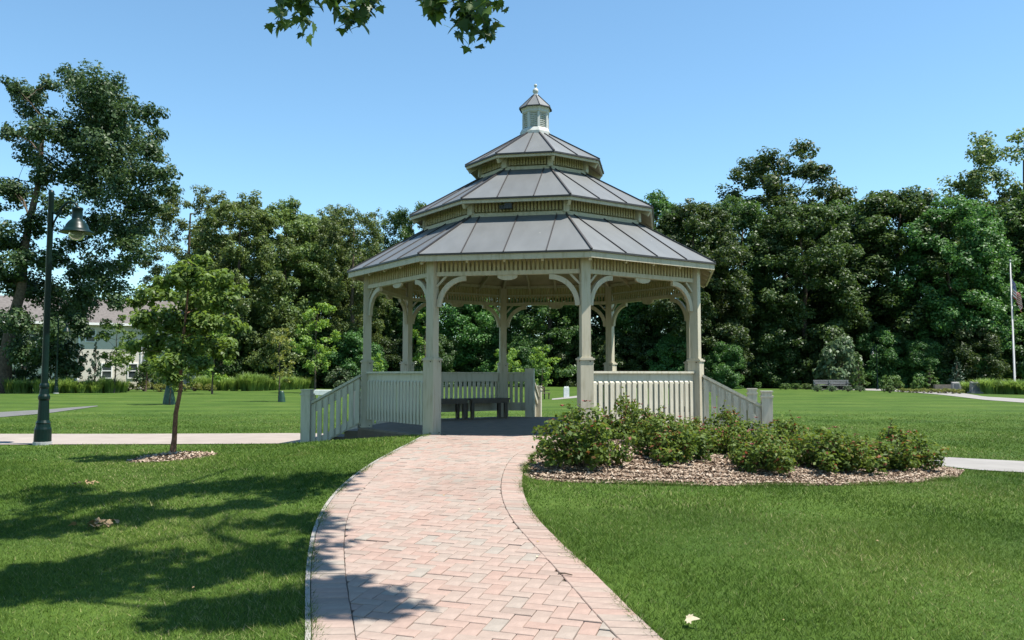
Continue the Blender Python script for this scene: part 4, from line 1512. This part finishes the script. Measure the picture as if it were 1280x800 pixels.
# ------------------------------------------------------------------ lamps
def lamp_proto():
    post = MB()
    post.lathe([(0.165, 0), (0.165, 0.05)], 12)
    root = link('street_lamp', None)
    pl = MB().lathe([(0.17, -0.05), (0.17, 0.06), (0.14, 0.065)], 12).build('base_plate', M['pole'], root)
    b = MB()
    b.lathe([(0.155, 0.06), (0.15, 0.30), (0.135, 0.34), (0.125, 0.40), (0.13, 0.42), (0.105, 0.47), (0.09, 0.85), (0.105, 0.88), (0.105, 0.93), (0.085, 0.97), (0.075, 1.08), (0.085, 1.10), (0.085, 1.14), (0.068, 1.18)], 16)
    b.build('base', M['lamp_green'], root, smooth=False)
    p = MB()
    p.lathe([(0.062, 1.18), (0.052, 4.86), (0.058, 4.88), (0.048, 4.94), (0.0, 4.96)], 14, cap=False)
    p.build('pole', M['lamp_green'], root, smooth=True)
    a = MB()
    pts = [(0.05, 0, 4.50), (0.12, 0, 4.49), (0.20, 0, 4.53), (0.28, 0, 4.62), (0.36, 0, 4.69), (0.45, 0, 4.705), (0.53, 0, 4.68), (0.58, 0, 4.63), (0.60, 0, 4.56)]
    a.tube(pts, 0.024, 8)
    a.tube([(0.05, 0, 4.22), (0.09, 0, 4.33), (0.15, 0, 4.43), (0.24, 0, 4.55)], 0.018, 8)
    a.build('arm', M['lamp_green'], root, smooth=True)
    s = MB()
    s.lathe([(0.03, 4.60), (0.10, 4.58), (0.105, 4.545), (0.095, 4.53), (0.095, 4.36), (0.105, 4.345), (0.145, 4.31), (0.195, 4.24), (0.215, 4.17), (0.235, 4.15), (0.305, 4.10), (0.312, 4.085), (0.28, 4.085), (0.15, 4.12), (0.0, 4.14)], 28, c=(0.60, 0, 0), cap=False)
    s.build('lamp_shade', M['lamp_green'], root, smooth=True)
    g = MB()
    g.lathe([(0.145, 4.12), (0.145, 4.05), (0.13, 4.0), (0.09, 3.955), (0.03, 3.94), (0.0, 3.94)], 24, c=(0.60, 0, 0), cap=False)
    g.build('globe', M['globe'], root, smooth=True)
    return root
lamp = lamp_proto()
g = G(53, 556)
lamp.location = g
lamp.rotation_euler = (0, 0, R(-12))
lamp['label'] = 'dark green lamp post with bell shade beside the concrete walk'
lamp['category'] = 'street lamp'
lamp['group'] = 'green lamp posts of the park'
for px, py, s, lb in ((70, 492, 1.0, 'distant green lamp post in front of the house'), (1097, 487, 0.82, 'distant lamp post beside the benches below the wood')):
    o = copy_tree(lamp)
    g = G(px, py)
    o.location = g
    o.scale = (s,) * 3
    o.rotation_euler = (0, 0, R(-5 if px < 600 else 200))
    o['label'] = lb

# ------------------------------------------------------------------ house
hd = 78.0
def hx(px): return at(px, 468, hd)[0]
def hz(py): return at(640, py, hd)[2]
house = link('house', None, loc=(hx(130), hd, 0), rz=R(27), label='pale two-storey house with grey shingle roof behind the trees', cat='house')
ox = hx(130)
def wallbox(x0, x1, y0, y1, z0, z1, name, mat, parent=house):
    return MB().box(((x0 + x1) / 2 - ox, (y0 + y1) / 2, (z0 + z1) / 2), (x1 - x0, y1 - y0, z1 - z0)).build(name, mat, parent)
ze_ = hz(403)
wallbox(hx(-40), hx(100), 1.5, 11, 0, ze_, 'wall', M['siding'])
wallbox(hx(100), hx(262), 0, 11, 0, ze_ - 0.003, 'wall', M['siding'])
rf_ = MB()
x0, x1 = hx(-46) - ox, hx(268) - ox
zr_ = hz(368)
rf_.add([(x0, -0.6, ze_ - 0.1), (x1, -0.6, ze_ - 0.1), (x1, 5.5, zr_), (x0, 5.5, zr_), (x0, 11.6, ze_ - 0.1), (x1, 11.6, ze_ - 0.1),
         (x0, -0.6, ze_ - 0.28), (x1, -0.6, ze_ - 0.28), (x1, 11.6, ze_ - 0.28), (x0, 11.6, ze_ - 0.28)],
        [(0, 1, 2, 3), (3, 2, 5, 4), (6, 9, 8, 7), (1, 7, 8, 5, 2), (0, 3, 4, 9, 6), (4, 5, 8, 9), (0, 6, 7, 1)])
hr_ = rf_.build('roof', M['shingle'], house)
wallbox(hx(-46), hx(268), -0.66, -0.605, ze_ - 0.30, ze_ - 0.08, 'gutter', M['trim'], hr_)
for px in (98.5, 101.5, 261):
    wallbox(hx(px) - 0.09, hx(px) + 0.09, -0.03 if px > 100 else 1.46, 0.03 if px > 100 else 1.495, 0, ze_ - 0.29, 'corner_trim', M['trim'])
wallbox(hx(172) - 0.05, hx(172) + 0.05, -0.12, -0.02, 0, ze_ - 0.3, 'downspout', M['trim'])
wallbox(hx(95) - 0.04, hx(95) + 0.04, 1.37, 1.45, 0, ze_ - 0.3, 'downspout', M['trim'])
for px0, px1, py0, py1 in ((158, 167.5, 455, 472), (109, 118.5, 414, 427), (72, 82, 414, 428), (185, 195, 414, 428), (210, 220, 455, 472), (228, 238, 414, 428), (238, 248, 455, 472), (128, 138, 455, 472), (20, 30, 414, 428), (45, 55, 414, 428), (40, 50, 455, 472), (75, 85, 455, 472)):
    yb = 0 if px0 > 100 else 1.5
    a_, b_, c_, d_ = hx(px0), hx(px1), hz(py1), hz(py0)
    w_ = wallbox(a_, b_, yb - 0.03, yb + 0.02, c_, d_, 'window', M['pane'])
    t = 0.10
    for (q0, q1, s0, s1) in ((a_ - t, b_ + t, d_, d_ + t), (a_ - t, b_ + t, c_ - t, c_), (a_ - t, a_, c_, d_), (b_, b_ + t, c_, d_), (a_, b_, (c_ + d_) / 2 - 0.04, (c_ + d_) / 2 + 0.04)):
        wallbox(q0, q1, yb - 0.09, yb - 0.031 if (q0, q1) == (a_, b_) else yb + 0.0, s0, s1, 'frame', M['trim'], w_)

# ------------------------------------------------------------------ planting in the distance
def blade_patch(name, pts, hgt, n, seed, label, wid=0.05):
    """tall ornamental grass; pts: (px, py, half-depth)"""
    r = np.random.default_rng(seed)
    base = np.array([G(px, py) for px, py in pts])
    t = r.random(n)
    idx = t * (len(base) - 1)
    i0 = np.minimum(idx.astype(int), len(base) - 2)
    f = (idx - i0)[:, None]
    c = base[i0] * (1 - f) + base[i0 + 1] * f
    c[:, 1] += r.uniform(0, 2.6, n)
    # clumps: blades gather round their clump's centre and arch outward
    ncl = max(6, n // 220)
    cc = c[r.integers(0, n, ncl)]
    cid = r.integers(0, ncl, n)
    ctr = cc[cid]
    a = r.uniform(0, 6.283, n)
    q = r.random(n) ** 0.7 * 0.28
    B = ctr + np.c_[np.cos(a) * q, np.sin(a) * q, np.zeros(n)]
    B[:, 2] = H(B[:, 0], B[:, 1]) - 0.02
    h = hgt * r.uniform(0.6, 1.15, n) * r.uniform(0.65, 1.2, ncl)[cid]
    o = r.uniform(0.15, 0.75, n)
    d = np.c_[np.cos(a), np.sin(a), np.zeros(n)]
    Mi = B + d * (o * h * 0.35)[:, None] + np.c_[np.zeros((n, 2)), h * 0.72]
    T = B + d * (o * h)[:, None] + np.c_[np.zeros((n, 2)), h * (1.0 - 0.35 * o)]
    s = np.c_[-np.sin(a), np.cos(a), np.zeros(n)] * wid / 2
    V = np.stack([B - s, B + s, Mi + s * 0.7, Mi - s * 0.7, T + s * 0.15, T - s * 0.15], 1).reshape(-1, 3)
    k = np.arange(n)[:, None] * 6
    Fq = np.r_[k + np.array([0, 1, 2, 3]), k + np.array([3, 2, 4, 5])]
    rv = r.random(n)
    return link(name, mesh_np(name, V, Fq, M['tallgrass'], rnd=np.r_[rv, rv]), label=label, cat='tall grass', kind='stuff')
blade_patch('tall_grass', [(-40, 491), (60, 492), (143, 491)], 0.95, 16000, 61, 'strip of tall ornamental grass in front of the house')
blade_patch('tall_grass', [(245, 488), (310, 489), (385, 486), (440, 483)], 1.35, 16000, 62, 'mound of tall bright grass beneath the grey-green trees')
blade_patch('tall_grass', [(1225, 492), (1270, 493), (1340, 495)], 0.9, 7000, 63, 'tall grass growing at the foot of the flagpole')

def shrub_proto(seed, h, w, leaf, dens, mat, n=16, conif=False):
    r = np.random.default_rng(seed)
    st = MB()
    lobes = []
    for i in range(n):
        u = (i + 0.5) / n
        a = i * 2.4
        if conif:
            q = w / 2 * (1 - u) * 0.75
            c = np.array([q * math.cos(a), q * math.sin(a), h * (0.08 + 0.88 * u)])
            lr = w * 0.2 * (1.15 - u)
        else:
            q = w / 2 * math.sqrt(u) * 0.8
            c = np.array([q * math.cos(a), q * math.sin(a), h * (0.72 - 0.45 * u) * r.uniform(0.8, 1.1)])
            lr = w * 0.2 * r.uniform(0.8, 1.2)
        lobes.append((c, lr))
        branch(st, (0, 0, -0.03 if not conif else c[2] * 0.6), c, 0.02, 0.006, r, 0.05, 4, 5)
    if conif:
        st.tube([(0, 0, -0.05), (0, 0, h * 0.9)], [0.06, 0.015], 6)
    V, Fq, rv = make_crown(lobes, leaf, dens, r, sub=7, flat=0.85)
    return st.mesh('stem', M['bark'], smooth=True), mesh_np('foliage', V, Fq, mat, rnd=rv)
SH = {'round': shrub_proto(401, 1.0, 1.3, 0.085, 2200, M['leaf_shrub']), 'grey': shrub_proto(402, 1.0, 1.2, 0.085, 2200, M['leaf_gray']),
      'cone': shrub_proto(403, 2.0, 1.3, 0.10, 1500, M['leaf_conifer'], 22, True), 'big': shrub_proto(404, 2.0, 2.0, 0.15, 900, M['leaf_gray'], 22), 'gold': shrub_proto(405, 0.9, 1.1, 0.08, 2200, M['leaf_gold']), 'green_cone': shrub_proto(406, 2.0, 1.3, 0.11, 1500, M['leaf_shrub'], 22, True)}
NAT = {'round': (1.0, 1.3), 'grey': (1.0, 1.2), 'cone': (2.0, 1.3), 'big': (2.0, 2.0), 'gold': (0.9, 1.1), 'green_cone': (2.0, 1.3)}
def shrub(kind, px, base_y, top_y, wpx, label, group=None, cat='shrub', name='shrub'):
    g = G(px, base_y)
    h = at(px, top_y, g[1])[2] - g[2]
    w = wpx * g[1] / F_PX
    o = link(name, None, loc=g, rz=px * 0.37, scale=(w / NAT[kind][1], w / NAT[kind][1], h / NAT[kind][0]), label=label, cat=cat, group=group)
    link('stem', SH[kind][0], o)
    link('foliage', SH[kind][1], o)
for px, b, t, w in ((160, 489, 474, 18), (180, 489, 473, 20), (200, 490, 475, 18), (222, 490, 472, 22), (243, 489, 474, 20), (262, 489, 477, 16)):
    shrub('gold', px, b, t, w, 'low yellowish shrub in the mulched border before the house', 'yellowish shrubs before the house')
shrub('cone', 27, 489, 430, 44, 'spreading dark evergreen at the foot of the leaning oak', None, 'evergreen', 'evergreen_shrub')
small(84, 489, 418, 44, M['leaf_oak'], 'small dark tree beside the distant lamp post before the house', 211, leaf=0.2, dens=420, dep=61, zb=0.12)
small(18, 489, 425, 60, M['leaf_oak'], 'dark bushy small tree beneath the leaning oak', 212, leaf=0.2, dens=420, dep=62, zb=0.05)
small(228, 489, 400, 50, M['leaf_young'], 'leafy small tree before the end of the house', 213, leaf=0.2, dens=420, dep=64, zb=0.1)
small(62, 489, 405, 50, M['leaf_oak'], 'dark small tree hiding the recessed house wall', 214, leaf=0.2, dens=420, dep=66, zb=0.1)
small(182, 489, 385, 56, M['leaf_young'], 'leafy tree hiding the house wall beside its lower window', 215, leaf=0.2, dens=420, dep=66, zb=0.15)
shrub('big', 190, 487, 440, 40, 'rounded shrub against the house wall beside the lower window', None)
shrub('cone', 118, 487, 425, 26, 'narrow dark evergreen against the house corner', None, 'evergreen', 'evergreen_shrub')
shrub('grey', 425, 486, 452, 40, 'grey-green shrub beyond the left gazebo stairs')
shrub('big', 1050, 487, 405, 60, 'large grey-green drooping shrub behind the distant benches')
shrub('green_cone', 1074, 488, 440, 26, 'pointed green shrub next to the large drooping one', None, 'shrub')
shrub('round', 1115, 489, 466, 30, 'rounded bright shrub beside the distant lamp post')
shrub('round', 1112, 491, 480, 14, 'small dark bush in front of the rounded bright shrub')
shrub('cone', 1197, 488, 444, 24, 'small cone-shaped spruce behind the memorial stones', None, 'evergreen', 'spruce')
shrub('green_cone', 1163, 488, 455, 28, 'light green pointed shrub between lamp post and spruce', None)
shrub('round', 1150, 488, 468, 22, 'round green bush next to the light green pointed shrub')
shrub('round', 948, 486, 476, 10, 'tiny bush standing alone below the wood')
for px in (982, 995, 1008):
    shrub('round', px, 487, 478, 15, 'low pale bush in the row beside the distant benches', 'low pale bushes beside the benches')
for px in (1022, 1040, 1075, 1060):
    shrub('grey', px, 489.5, 480, 14, 'low bush along the border behind the distant benches', 'border bushes behind the benches')
for i, px in enumerate(range(1128, 1206, 9)):
    shrub('gold', px, 490.5 + (i * 0.25), 483.5 + (i % 3) * 0.5, 12, 'small pale flowering plant in the row before the memorial stones', 'flower row before the memorial', 'plant', 'flowering_plant')
for px in (885, 915, 860):
    shrub('grey', px, 485, 470, 18, 'dark shrub at the foot of the wood beside the gazebo', 'dark shrubs beside the gazebo')

# ------------------------------------------------------------------ memorial, flag, stones, benches
def memorial(px, by, ty, w, label):
    g = G(px, by)
    h = at(px, ty, g[1])[2] - g[2]
    wm = w * g[1] / F_PX
    o = link('memorial_stone', None, loc=g, rz=R(-8), label=label, cat='memorial stone', group='granite memorial stones')
    b = MB()
    b.add([(-wm / 2, -0.25, -0.1), (wm / 2, -0.25, -0.1), (wm / 2, 0.25, -0.1), (-wm / 2, 0.25, -0.1), (-wm * 0.42, -0.12, h * 0.92), (wm * 0.42, -0.12, h * 0.92), (wm * 0.42, 0.2, h), (-wm * 0.42, 0.2, h)],
          [(0, 3, 2, 1), (4, 5, 6, 7), (0, 1, 5, 4), (1, 2, 6, 5), (2, 3, 7, 6), (3, 0, 4, 7)])
    b.build('stone', M['stone'], o)
    p = MB()
    f = lambda t, s: (s * wm * (0.5 - 0.08 * t) * 0.72, -0.25 + 0.13 * t - 0.012, -0.1 + t * (h * 0.92 + 0.1))
    p.add([f(0.3, -1), f(0.3, 1), f(0.9, 1), f(0.9, -1)], [(0, 1, 2, 3)])
    p.build('plaque', M['stone_dark'], o)
    MB().box((0, 0, 0.04), (wm * 1.25, 0.7, 0.14)).build('plinth', M['stone'], o)
memorial(1195, 490, 477.5, 10, 'granite memorial stone with dark plaque in front of the spruce')
memorial(1219, 492, 477, 11, 'granite memorial stone with dark plaque nearest the flagpole')
g = G(1203, 488.5)
MB().box((0, 0, 0.25), (2.6, 0.3, 0.5)).build('garden_wall', M['garden_wall'], loc=(g[0] - 0.6, g[1] + 0.8, g[2]), label='low brown garden wall behind the memorial stones', cat='wall')
g = G(708, 497)
sp = link('stone_post', None, loc=g, label='short white stone post on the lawn behind the gazebo', cat='stone post')
MB().box((0, 0, 0.3), (0.34, 0.34, 0.64)).build('shaft', M['white_stone'], sp)
MB().box((0, 0, 0.66), (0.28, 0.28, 0.08)).build('cap', M['white_stone'], sp)
def park_bench(px, by, rz, label, s=1.0, mat='stone'):
    g = G(px, by)
    o = link('park_bench', None, loc=g, rz=rz, scale=s, label=label, cat='bench', group='distant park benches')
    for i in range(4):
        MB().box((0, -0.2 + i * 0.12, 0.44), (1.7, 0.1, 0.04)).build('seat_slat', M[mat], o)
    for i in range(3):
        MB().box((0, 0.27, 0.58 + i * 0.13), (1.7, 0.035, 0.1)).build('back_slat', M[mat], o)
    for sx in (-0.75, 0.75):
        MB().box((sx, -0.15, 0.21), (0.07, 0.07, 0.42)).box((sx, 0.23, 0.42), (0.07, 0.07, 0.86)).box((sx, 0.02, 0.64), (0.06, 0.45, 0.05)).build('leg', M[mat], o)
park_bench(1031, 488.5, R(5), 'grey slatted park bench left of its twin below the drooping shrub'.replace('left of its twin', 'beside the pale bushes'))
park_bench(1050, 488.8, R(5), 'grey slatted park bench under the large drooping shrub')
park_bench(678, 499, R(60), 'dark slatted park bench on the lawn beside the short stone post', 0.8, 'bench_dark')
g = G(399, 505)
tb = link('stone_table', None, loc=(g[0], g[1], g[2]), label='white stone slab table on the lawn beyond the left stairs', cat='table')
_w = 34 * g[1] / F_PX
_zt = at(399, 487.5, g[1])[2] - g[2]
MB().box((0, 0, _zt - 0.11), (_w, 0.7, 0.22)).build('slab', M['white_stone'], tb)
for s in (-0.22, 0.05):
    MB().box((s * _w, 0, (_zt - 0.22) / 2), (0.16, 0.4, _zt - 0.22)).build('leg', M['white_stone'], tb)

fd = 62.0
fb = at(1268.5, 478, fd)
fp = link('flagpole', None, loc=(fb[0], fd, float(H(fb[0], fd))), label='slim aluminium flagpole standing in the tall grass', cat='flagpole')
fh = at(1264, 327, fd)[2] - fp.location.z
MB().lathe([(0.10, 0), (0.10, 0.1), (0.07, 0.12), (0.038, fh)], 10).build('pole', M['pole'], fp, smooth=True)
MB().lathe([(0.0, fh - 0.02), (0.06, fh + 0.0), (0.08, fh + 0.06), (0.06, fh + 0.12), (0.0, fh + 0.14)], 12, cap=False).build('ball', M['pole'], fp, smooth=True)
MB().tube([(0.09, -0.02, 1.1), (0.075, -0.02, fh - 0.1)], 0.008, 5).build('halyard', M['pole'], fp)
def flag_mat():
    m, n, N, L, p = new_mat('flag_cloth')
    uv = N.new('ShaderNodeUVMap')
    sx = N.new('ShaderNodeSeparateXYZ')
    L.new(uv.outputs[0], sx.inputs[0])
    def mth(op, a, b=None):
        k = N.new('ShaderNodeMath')
        k.operation = op
        for i, v in ((0, a), (1, b)):
            if v is None: continue
            if hasattr(v, 'is_output'): L.new(v, k.inputs[i])
            else: k.inputs[i].default_value = v
        return k.outputs[0]
    u, v = sx.outputs[0], sx.outputs[1]
    stripe = mth('LESS_THAN', mth('FRACT', mth('MULTIPLY', v, 6.5)), 0.5)
    c = mixc(n, (0.80, 0.79, 0.77), (0.42, 0.02, 0.03), stripe)
    canton = mth('MULTIPLY', mth('LESS_THAN', u, 0.4), mth('LESS_THAN', v, 7 / 13))
    su = mth('SUBTRACT', mth('FRACT', mth('MULTIPLY', u, 15)), 0.5)
    sv = mth('SUBTRACT', mth('FRACT', mth('MULTIPLY', v, 16.7)), 0.5)
    star = mth('LESS_THAN', mth('ADD', mth('MULTIPLY', su, su), mth('MULTIPLY', sv, sv)), 0.07)
    blue = mixc(n, (0.02, 0.03, 0.16), (0.75, 0.75, 0.75), star)
    c = mixc(n, c, blue, canton)
    L.new(c, p.inputs['Base Color'])
    p.inputs['Roughness'].default_value = 0.8
    return m
nu, nv = 36, 20
V, UV = [], []
for j in range(nv + 1):
    for i in range(nu + 1):
        u, v = i / nu, j / nv
        dx = 0.06 + 0.80 * u ** 0.75 * (0.6 + 0.4 * v) + 0.05 * math.sin(u * 9 + v * 3)
        dz = -v * 1.45 - 1.55 * u ** 1.15 * (1 - 0.25 * v)
        dy = 0.26 * math.sin(u * 13 + v * 2.0) * u ** 0.5 + 0.05 * math.sin(v * 6 + u * 5)
        V.append((dx, dy, dz))
        UV.append((u, v))
Fq = [(j * (nu + 1) + i, (j + 1) * (nu + 1) + i, (j + 1) * (nu + 1) + i + 1, j * (nu + 1) + i + 1) for j in range(nv) for i in range(nu)]
fme = mesh_np('flag', V, Fq, flag_mat(), smooth=True)
uvl = fme.uv_layers.new(name='UVMap')
for lp in fme.loops:
    uvl.data[lp.index].uv = UV[lp.vertex_index]
link('flag', fme, loc=(fp.location.x, fd, at(1264, 347, fd)[2]), label='limp red, white and blue striped flag hanging on the flagpole', cat='flag')

# watering bags
def bag(px, by, ty, w, label):
    g = G(px, by)
    h = at(px, ty, g[1])[2] - g[2]
    wm = w * g[1] / F_PX / 2
    b = MB()
    prof = []
    n = 14
    rr = random.Random(px)
    vs, fs = [], []
    for i in range(7):
        t = i / 6
        for k in range(n):
            a = 6.28318 * k / n
            rad = wm * (1.05 - 0.62 * t ** 1.2) * (1 + 0.12 * math.sin(a * 5 + t * 3)) * (1 + rr.uniform(-0.05, 0.05))
            vs.append((rad * math.cos(a), rad * 0.8 * math.sin(a), -0.02 + h * t))
    fs = [(i * n + k, i * n + (k + 1) % n, (i + 1) * n + (k + 1) % n, (i + 1) * n + k) for i in range(6) for k in range(n)] + [tuple(range(6 * n, 7 * n))]
    b.add(vs, fs)
    b.build('watering_bag', M['bag'], smooth=True, loc=g, label=label, cat='watering bag', group='tree watering bags')
bag(211, 505.5, 481, 15, 'green watering bag wrapped round a young trunk behind the mulch-ring tree')
bag(352, 502.5, 488, 9, 'dark green watering bag round the thin yellowish young tree')

# ------------------------------------------------------------------ maple overhead
def maple_shape():
    half = [(0.0, 0.0), (0.13, -0.03), (0.30, -0.10), (0.26, 0.05), (0.52, 0.10), (0.40, 0.24), (0.55, 0.42), (0.30, 0.40), (0.22, 0.52), (0.16, 0.70), (0.0, 1.0)]
    pts = half + [(-x, y) for x, y in half[-2:0:-1]]
    return np.array(pts)
MS = maple_shape()
def maple_leaves(C, D, Nn, size, r):
    """full leaf outlines: C stalk points, D tip direction, Nn normal"""
    n, m = len(C), len(MS)
    Nn = Nn / np.linalg.norm(Nn, axis=1)[:, None]
    D = D - Nn * np.sum(D * Nn, 1)[:, None]
    D /= np.maximum(np.linalg.norm(D, axis=1)[:, None], 1e-6)
    S = np.cross(D, Nn)
    s = size * r.uniform(0.7, 1.25, n)
    x, y = MS[:, 0], MS[:, 1]
    bend = -0.22 * (x ** 2) - 0.12 * y ** 2
    V = C[:, None, :] + (S[:, None, :] * x[None, :, None] + D[:, None, :] * y[None, :, None] + Nn[:, None, :] * bend[None, :, None]) * s[:, None, None]
    return V.reshape(-1, 3), np.arange(n * m).reshape(n, m)
r = np.random.default_rng(71)
sv = -SUN
shadow_px = [(15, 650), (50, 640), (85, 632), (120, 625), (150, 640), (95, 662), (30, 670), (190, 616), (230, 612), (270, 609), (310, 606), (345, 618), (385, 602), (410, 612), (180, 648), (60, 612), (240, 640), (300, 632),
             (25, 716), (60, 722), (95, 712), (130, 730), (170, 716), (205, 702), (235, 728), (270, 716), (335, 692), (300, 705), (375, 690), (225, 768), (270, 775), (320, 752), (365, 715), (375, 742), (340, 770), (420, 735), (455, 752), (410, 762), (480, 765), (20, 745), (120, 700), (395, 655), (350, 655)]
mt = link('maple_tree', None, loc=(-3.9, -2.6, 0), label='maple tree behind the photographer whose hanging leaf sprays reach over the path', cat='tree')
mt['label'] = 'tall maple whose hanging leaf sprays show against the open sky'
lob = []
for i, (px, py) in enumerate(shadow_px * 2):
    g = G(px + (i >= len(shadow_px)) * r.normal() * 16, py + (i >= len(shadow_px)) * r.normal() * 7)
    h = (0.52 * g[1] + 2.6) + r.uniform(0.2, 1.6)
    c = g + sv * h
    lob.append((c, 0.0062 * g[1] * 10 * r.uniform(0.55, 0.95)))
main = []
for i in range(26):
    a = i * 2.4
    q = 4.2 * math.sqrt((i + 0.5) / 26)
    c = np.array([-3.9 + q * math.cos(a), -3.6 + q * math.sin(a) * 0.75, 9.0 + r.uniform(-1.8, 3.5)])
    main.append((c, 1.3))
tm = MB()
base0 = np.array([-3.9, -2.6, 0])
tp = [base0 + np.array(p) for p in ((0, 0, -0.2), (0.03, 0.05, 0.3), (0.05, 0.1, 2.5), (0.0, 0.2, 5.0), (-0.2, 0.5, 7.5), (-0.4, 0.6, 10.0), (-0.4, 0.4, 12.5))]
tm.tube([p - base0 for p in tp], [0.48, 0.36, 0.30, 0.26, 0.20, 0.12, 0.04], 12, cap=False)
# two great limbs reach forward over the path; side branches run to each leaf clump
limbs = []
for tgt, r0_ in ((np.array([0.6, 6.2, 7.6]), 0.08), (np.array([0.2, 9.6, 9.2]), 0.08), (np.array([-2.2, 8.2, 8.6]), 0.07)):
    q = branch(tm, tp[4] - base0, tgt - base0, r0_, 0.03, r, 0.03, 10, 8)
    limbs += [np.array(p) for p in q[3:]]
for c, lr in lob:
    k = int(np.argmin([np.linalg.norm(p - (c - base0)) for p in limbs]))
    branch(tm, limbs[k], c - base0, 0.016, 0.005, r, 0.05, 4, 5)
for c, lr in main:
    branch(tm, tp[r.integers(4, 6)] - base0, c - base0, 0.08, 0.015, r, 0.06, 5, 5)

# hanging sprays that show at the top: twigs and single leaves
spray = [(360, -30, 352, 8), (352, 8, 345, 30), (360, -30, 385, 6), (385, 6, 372, 36), (410, -40, 420, 10), (450, -40, 452, 12), (452, 12, 440, 30), (452, 12, 428, 26), (400, -30, 398, 4), (460, -30, 462, 6),
         (548, -40, 540, 18), (585, -40, 574, 26), (574, 26, 568, 34), (590, -30, 590, 42), (590, 42, 588, 48), (592, -10, 606, 30), (606, 30, 615, 48), (610, -40, 626, 12), (560, -30, 556, 6)]
LC, LD, LN = [], [], []
tipz = np.array([-0.9, 8.3, 7.6])
for (x0, y0, x1, y1) in spray:
    dpt = 8.3 + r.uniform(-0.4, 0.4)
    a_, b_ = at(x0, y0, dpt), at(x1, y1, dpt)
    if y0 <= -30:
        branch(tm, limbs[int(np.argmin([np.linalg.norm(p - (a_ - base0)) for p in limbs]))], a_ - base0, 0.02, 0.006, r, 0.04, 4, 5)
    branch(tm, a_ - base0, b_ - base0, 0.006, 0.003, r, 0.03, 3, 4)
    L = np.linalg.norm(b_ - a_)
    n = max(5, int(L / 0.014))
    for i in range(n):
        t = r.uniform(0.15, 1.0)
        p = a_ * (1 - t) + b_ * t + r.normal(size=3) * np.array([0.05, 0.12, 0.02])
        d = np.array([r.normal() * 0.55, r.normal() * 0.4, -1.0 + r.normal() * 0.25])
        LC.append(p)
        LD.append(d)
        LN.append(np.array([r.normal() * 0.6, -0.5 + r.normal() * 0.5, 0.6 + r.normal() * 0.4]))
V1, F1 = maple_leaves(np.array(LC), np.array(LD), np.array(LN), 0.135, r)
# boughs above
Cs, Ns = [], []
for c, lr in lob:
    for _ in range(5):
        d = r.normal(size=3)
        d /= np.linalg.norm(d)
        P, Nn = clump_points(c + d * lr * 0.6 * np.array([1, 1, 0.5]), lr * 0.62, int(17 * (lr / 0.5) ** 1.5) + 4, r, 0.6)
        Cs.append(P)
        Ns.append(Nn)
for c, lr in main:
    P, Nn = clump_points(c, lr, 170, r, 0.7)
    Cs.append(P)
    Ns.append(Nn)
C, Nn = np.concatenate(Cs), np.concatenate(Ns)
V2, F2 = maple_leaves(C, r.normal(size=C.shape) + np.array([0, 0, -0.5]), Nn, 0.135, r)
link('trunk', tm.mesh('trunk', M['bark'], smooth=True), mt)
V = np.r_[V1, V2] - base0
Fm = np.r_[F1, F2 + len(V1)]
link('crown', mesh_np('crown', V, Fm, M['leaf_maple'], rnd=r.random(len(Fm))), mt)

# ------------------------------------------------------------------ fallen leaves and twigs
def litter(px, py, size, mat, label, name='fallen_leaf', cat='leaf', group=None, up=0.03):
    g = G(px, py)
    rr = np.random.default_rng(int(px * 7 + py))
    V, Fq = maple_leaves(np.zeros((1, 3)), rr.normal(size=(1, 3)), np.array([[rr.normal() * 0.25, -0.35, 1.0]]), size, rr)
    o = link(name, mesh_np(name, V, Fq, M[mat]), loc=(g[0], g[1], g[2] + up), label=label, cat=cat, group=group)
litter(858, 784, 0.065, 'dry_leaf', 'pale dry maple leaf lying on the grass beside the brick path', up=0.05)
for px, py in ((671, 681), (672, 700), (698, 698), (545, 695), (600, 640), (555, 622), (640, 650)):
    litter(px, py, 0.022, 'dead_leaf' if px % 2 else 'dry_leaf', 'small dry leaf lying on the brick path', group='dry leaves on the brick path')
for px, py in ((242, 742), (980, 785), (1097, 683)):
    litter(px, py, 0.016, 'dead_leaf', 'small dry leaf caught in the lawn', group='dry leaves in the lawn', up=0.045)
g = G(698, 722)
tw = MB()
tw.tube([(0, 0, 0.03), (0.04, -0.02, 0.034), (0.09, -0.05, 0.03)], [0.006, 0.005, 0.004], 5)
tw.build('twig', M['bark'], loc=g, label='short dark twig lying on the brick path', cat='twig')
for (px, py, lb, n, s) in ((124, 659, 'heap of dead brown leaves lying on the shaded grass', 22, 0.06), (114, 607, 'small brown tuft of dead leaves near the mulch ring', 12, 0.05)):
    g = G(px, py)
    r = np.random.default_rng(int(px))
    hp = link('leaf_heap', None, loc=g, label=lb, cat='dead leaves')
    for j in range(n):
        V, Fq = maple_leaves(np.zeros((1, 3)), r.normal(size=(1, 3)), np.array([[r.normal() * 0.5, r.normal() * 0.5, 1.0]]), s, r)
        link('leaf', mesh_np('leaf', V, Fq, M['dead_leaf']), hp, loc=(r.normal() * 0.09, r.normal() * 0.08, r.uniform(0.03, 0.06)))
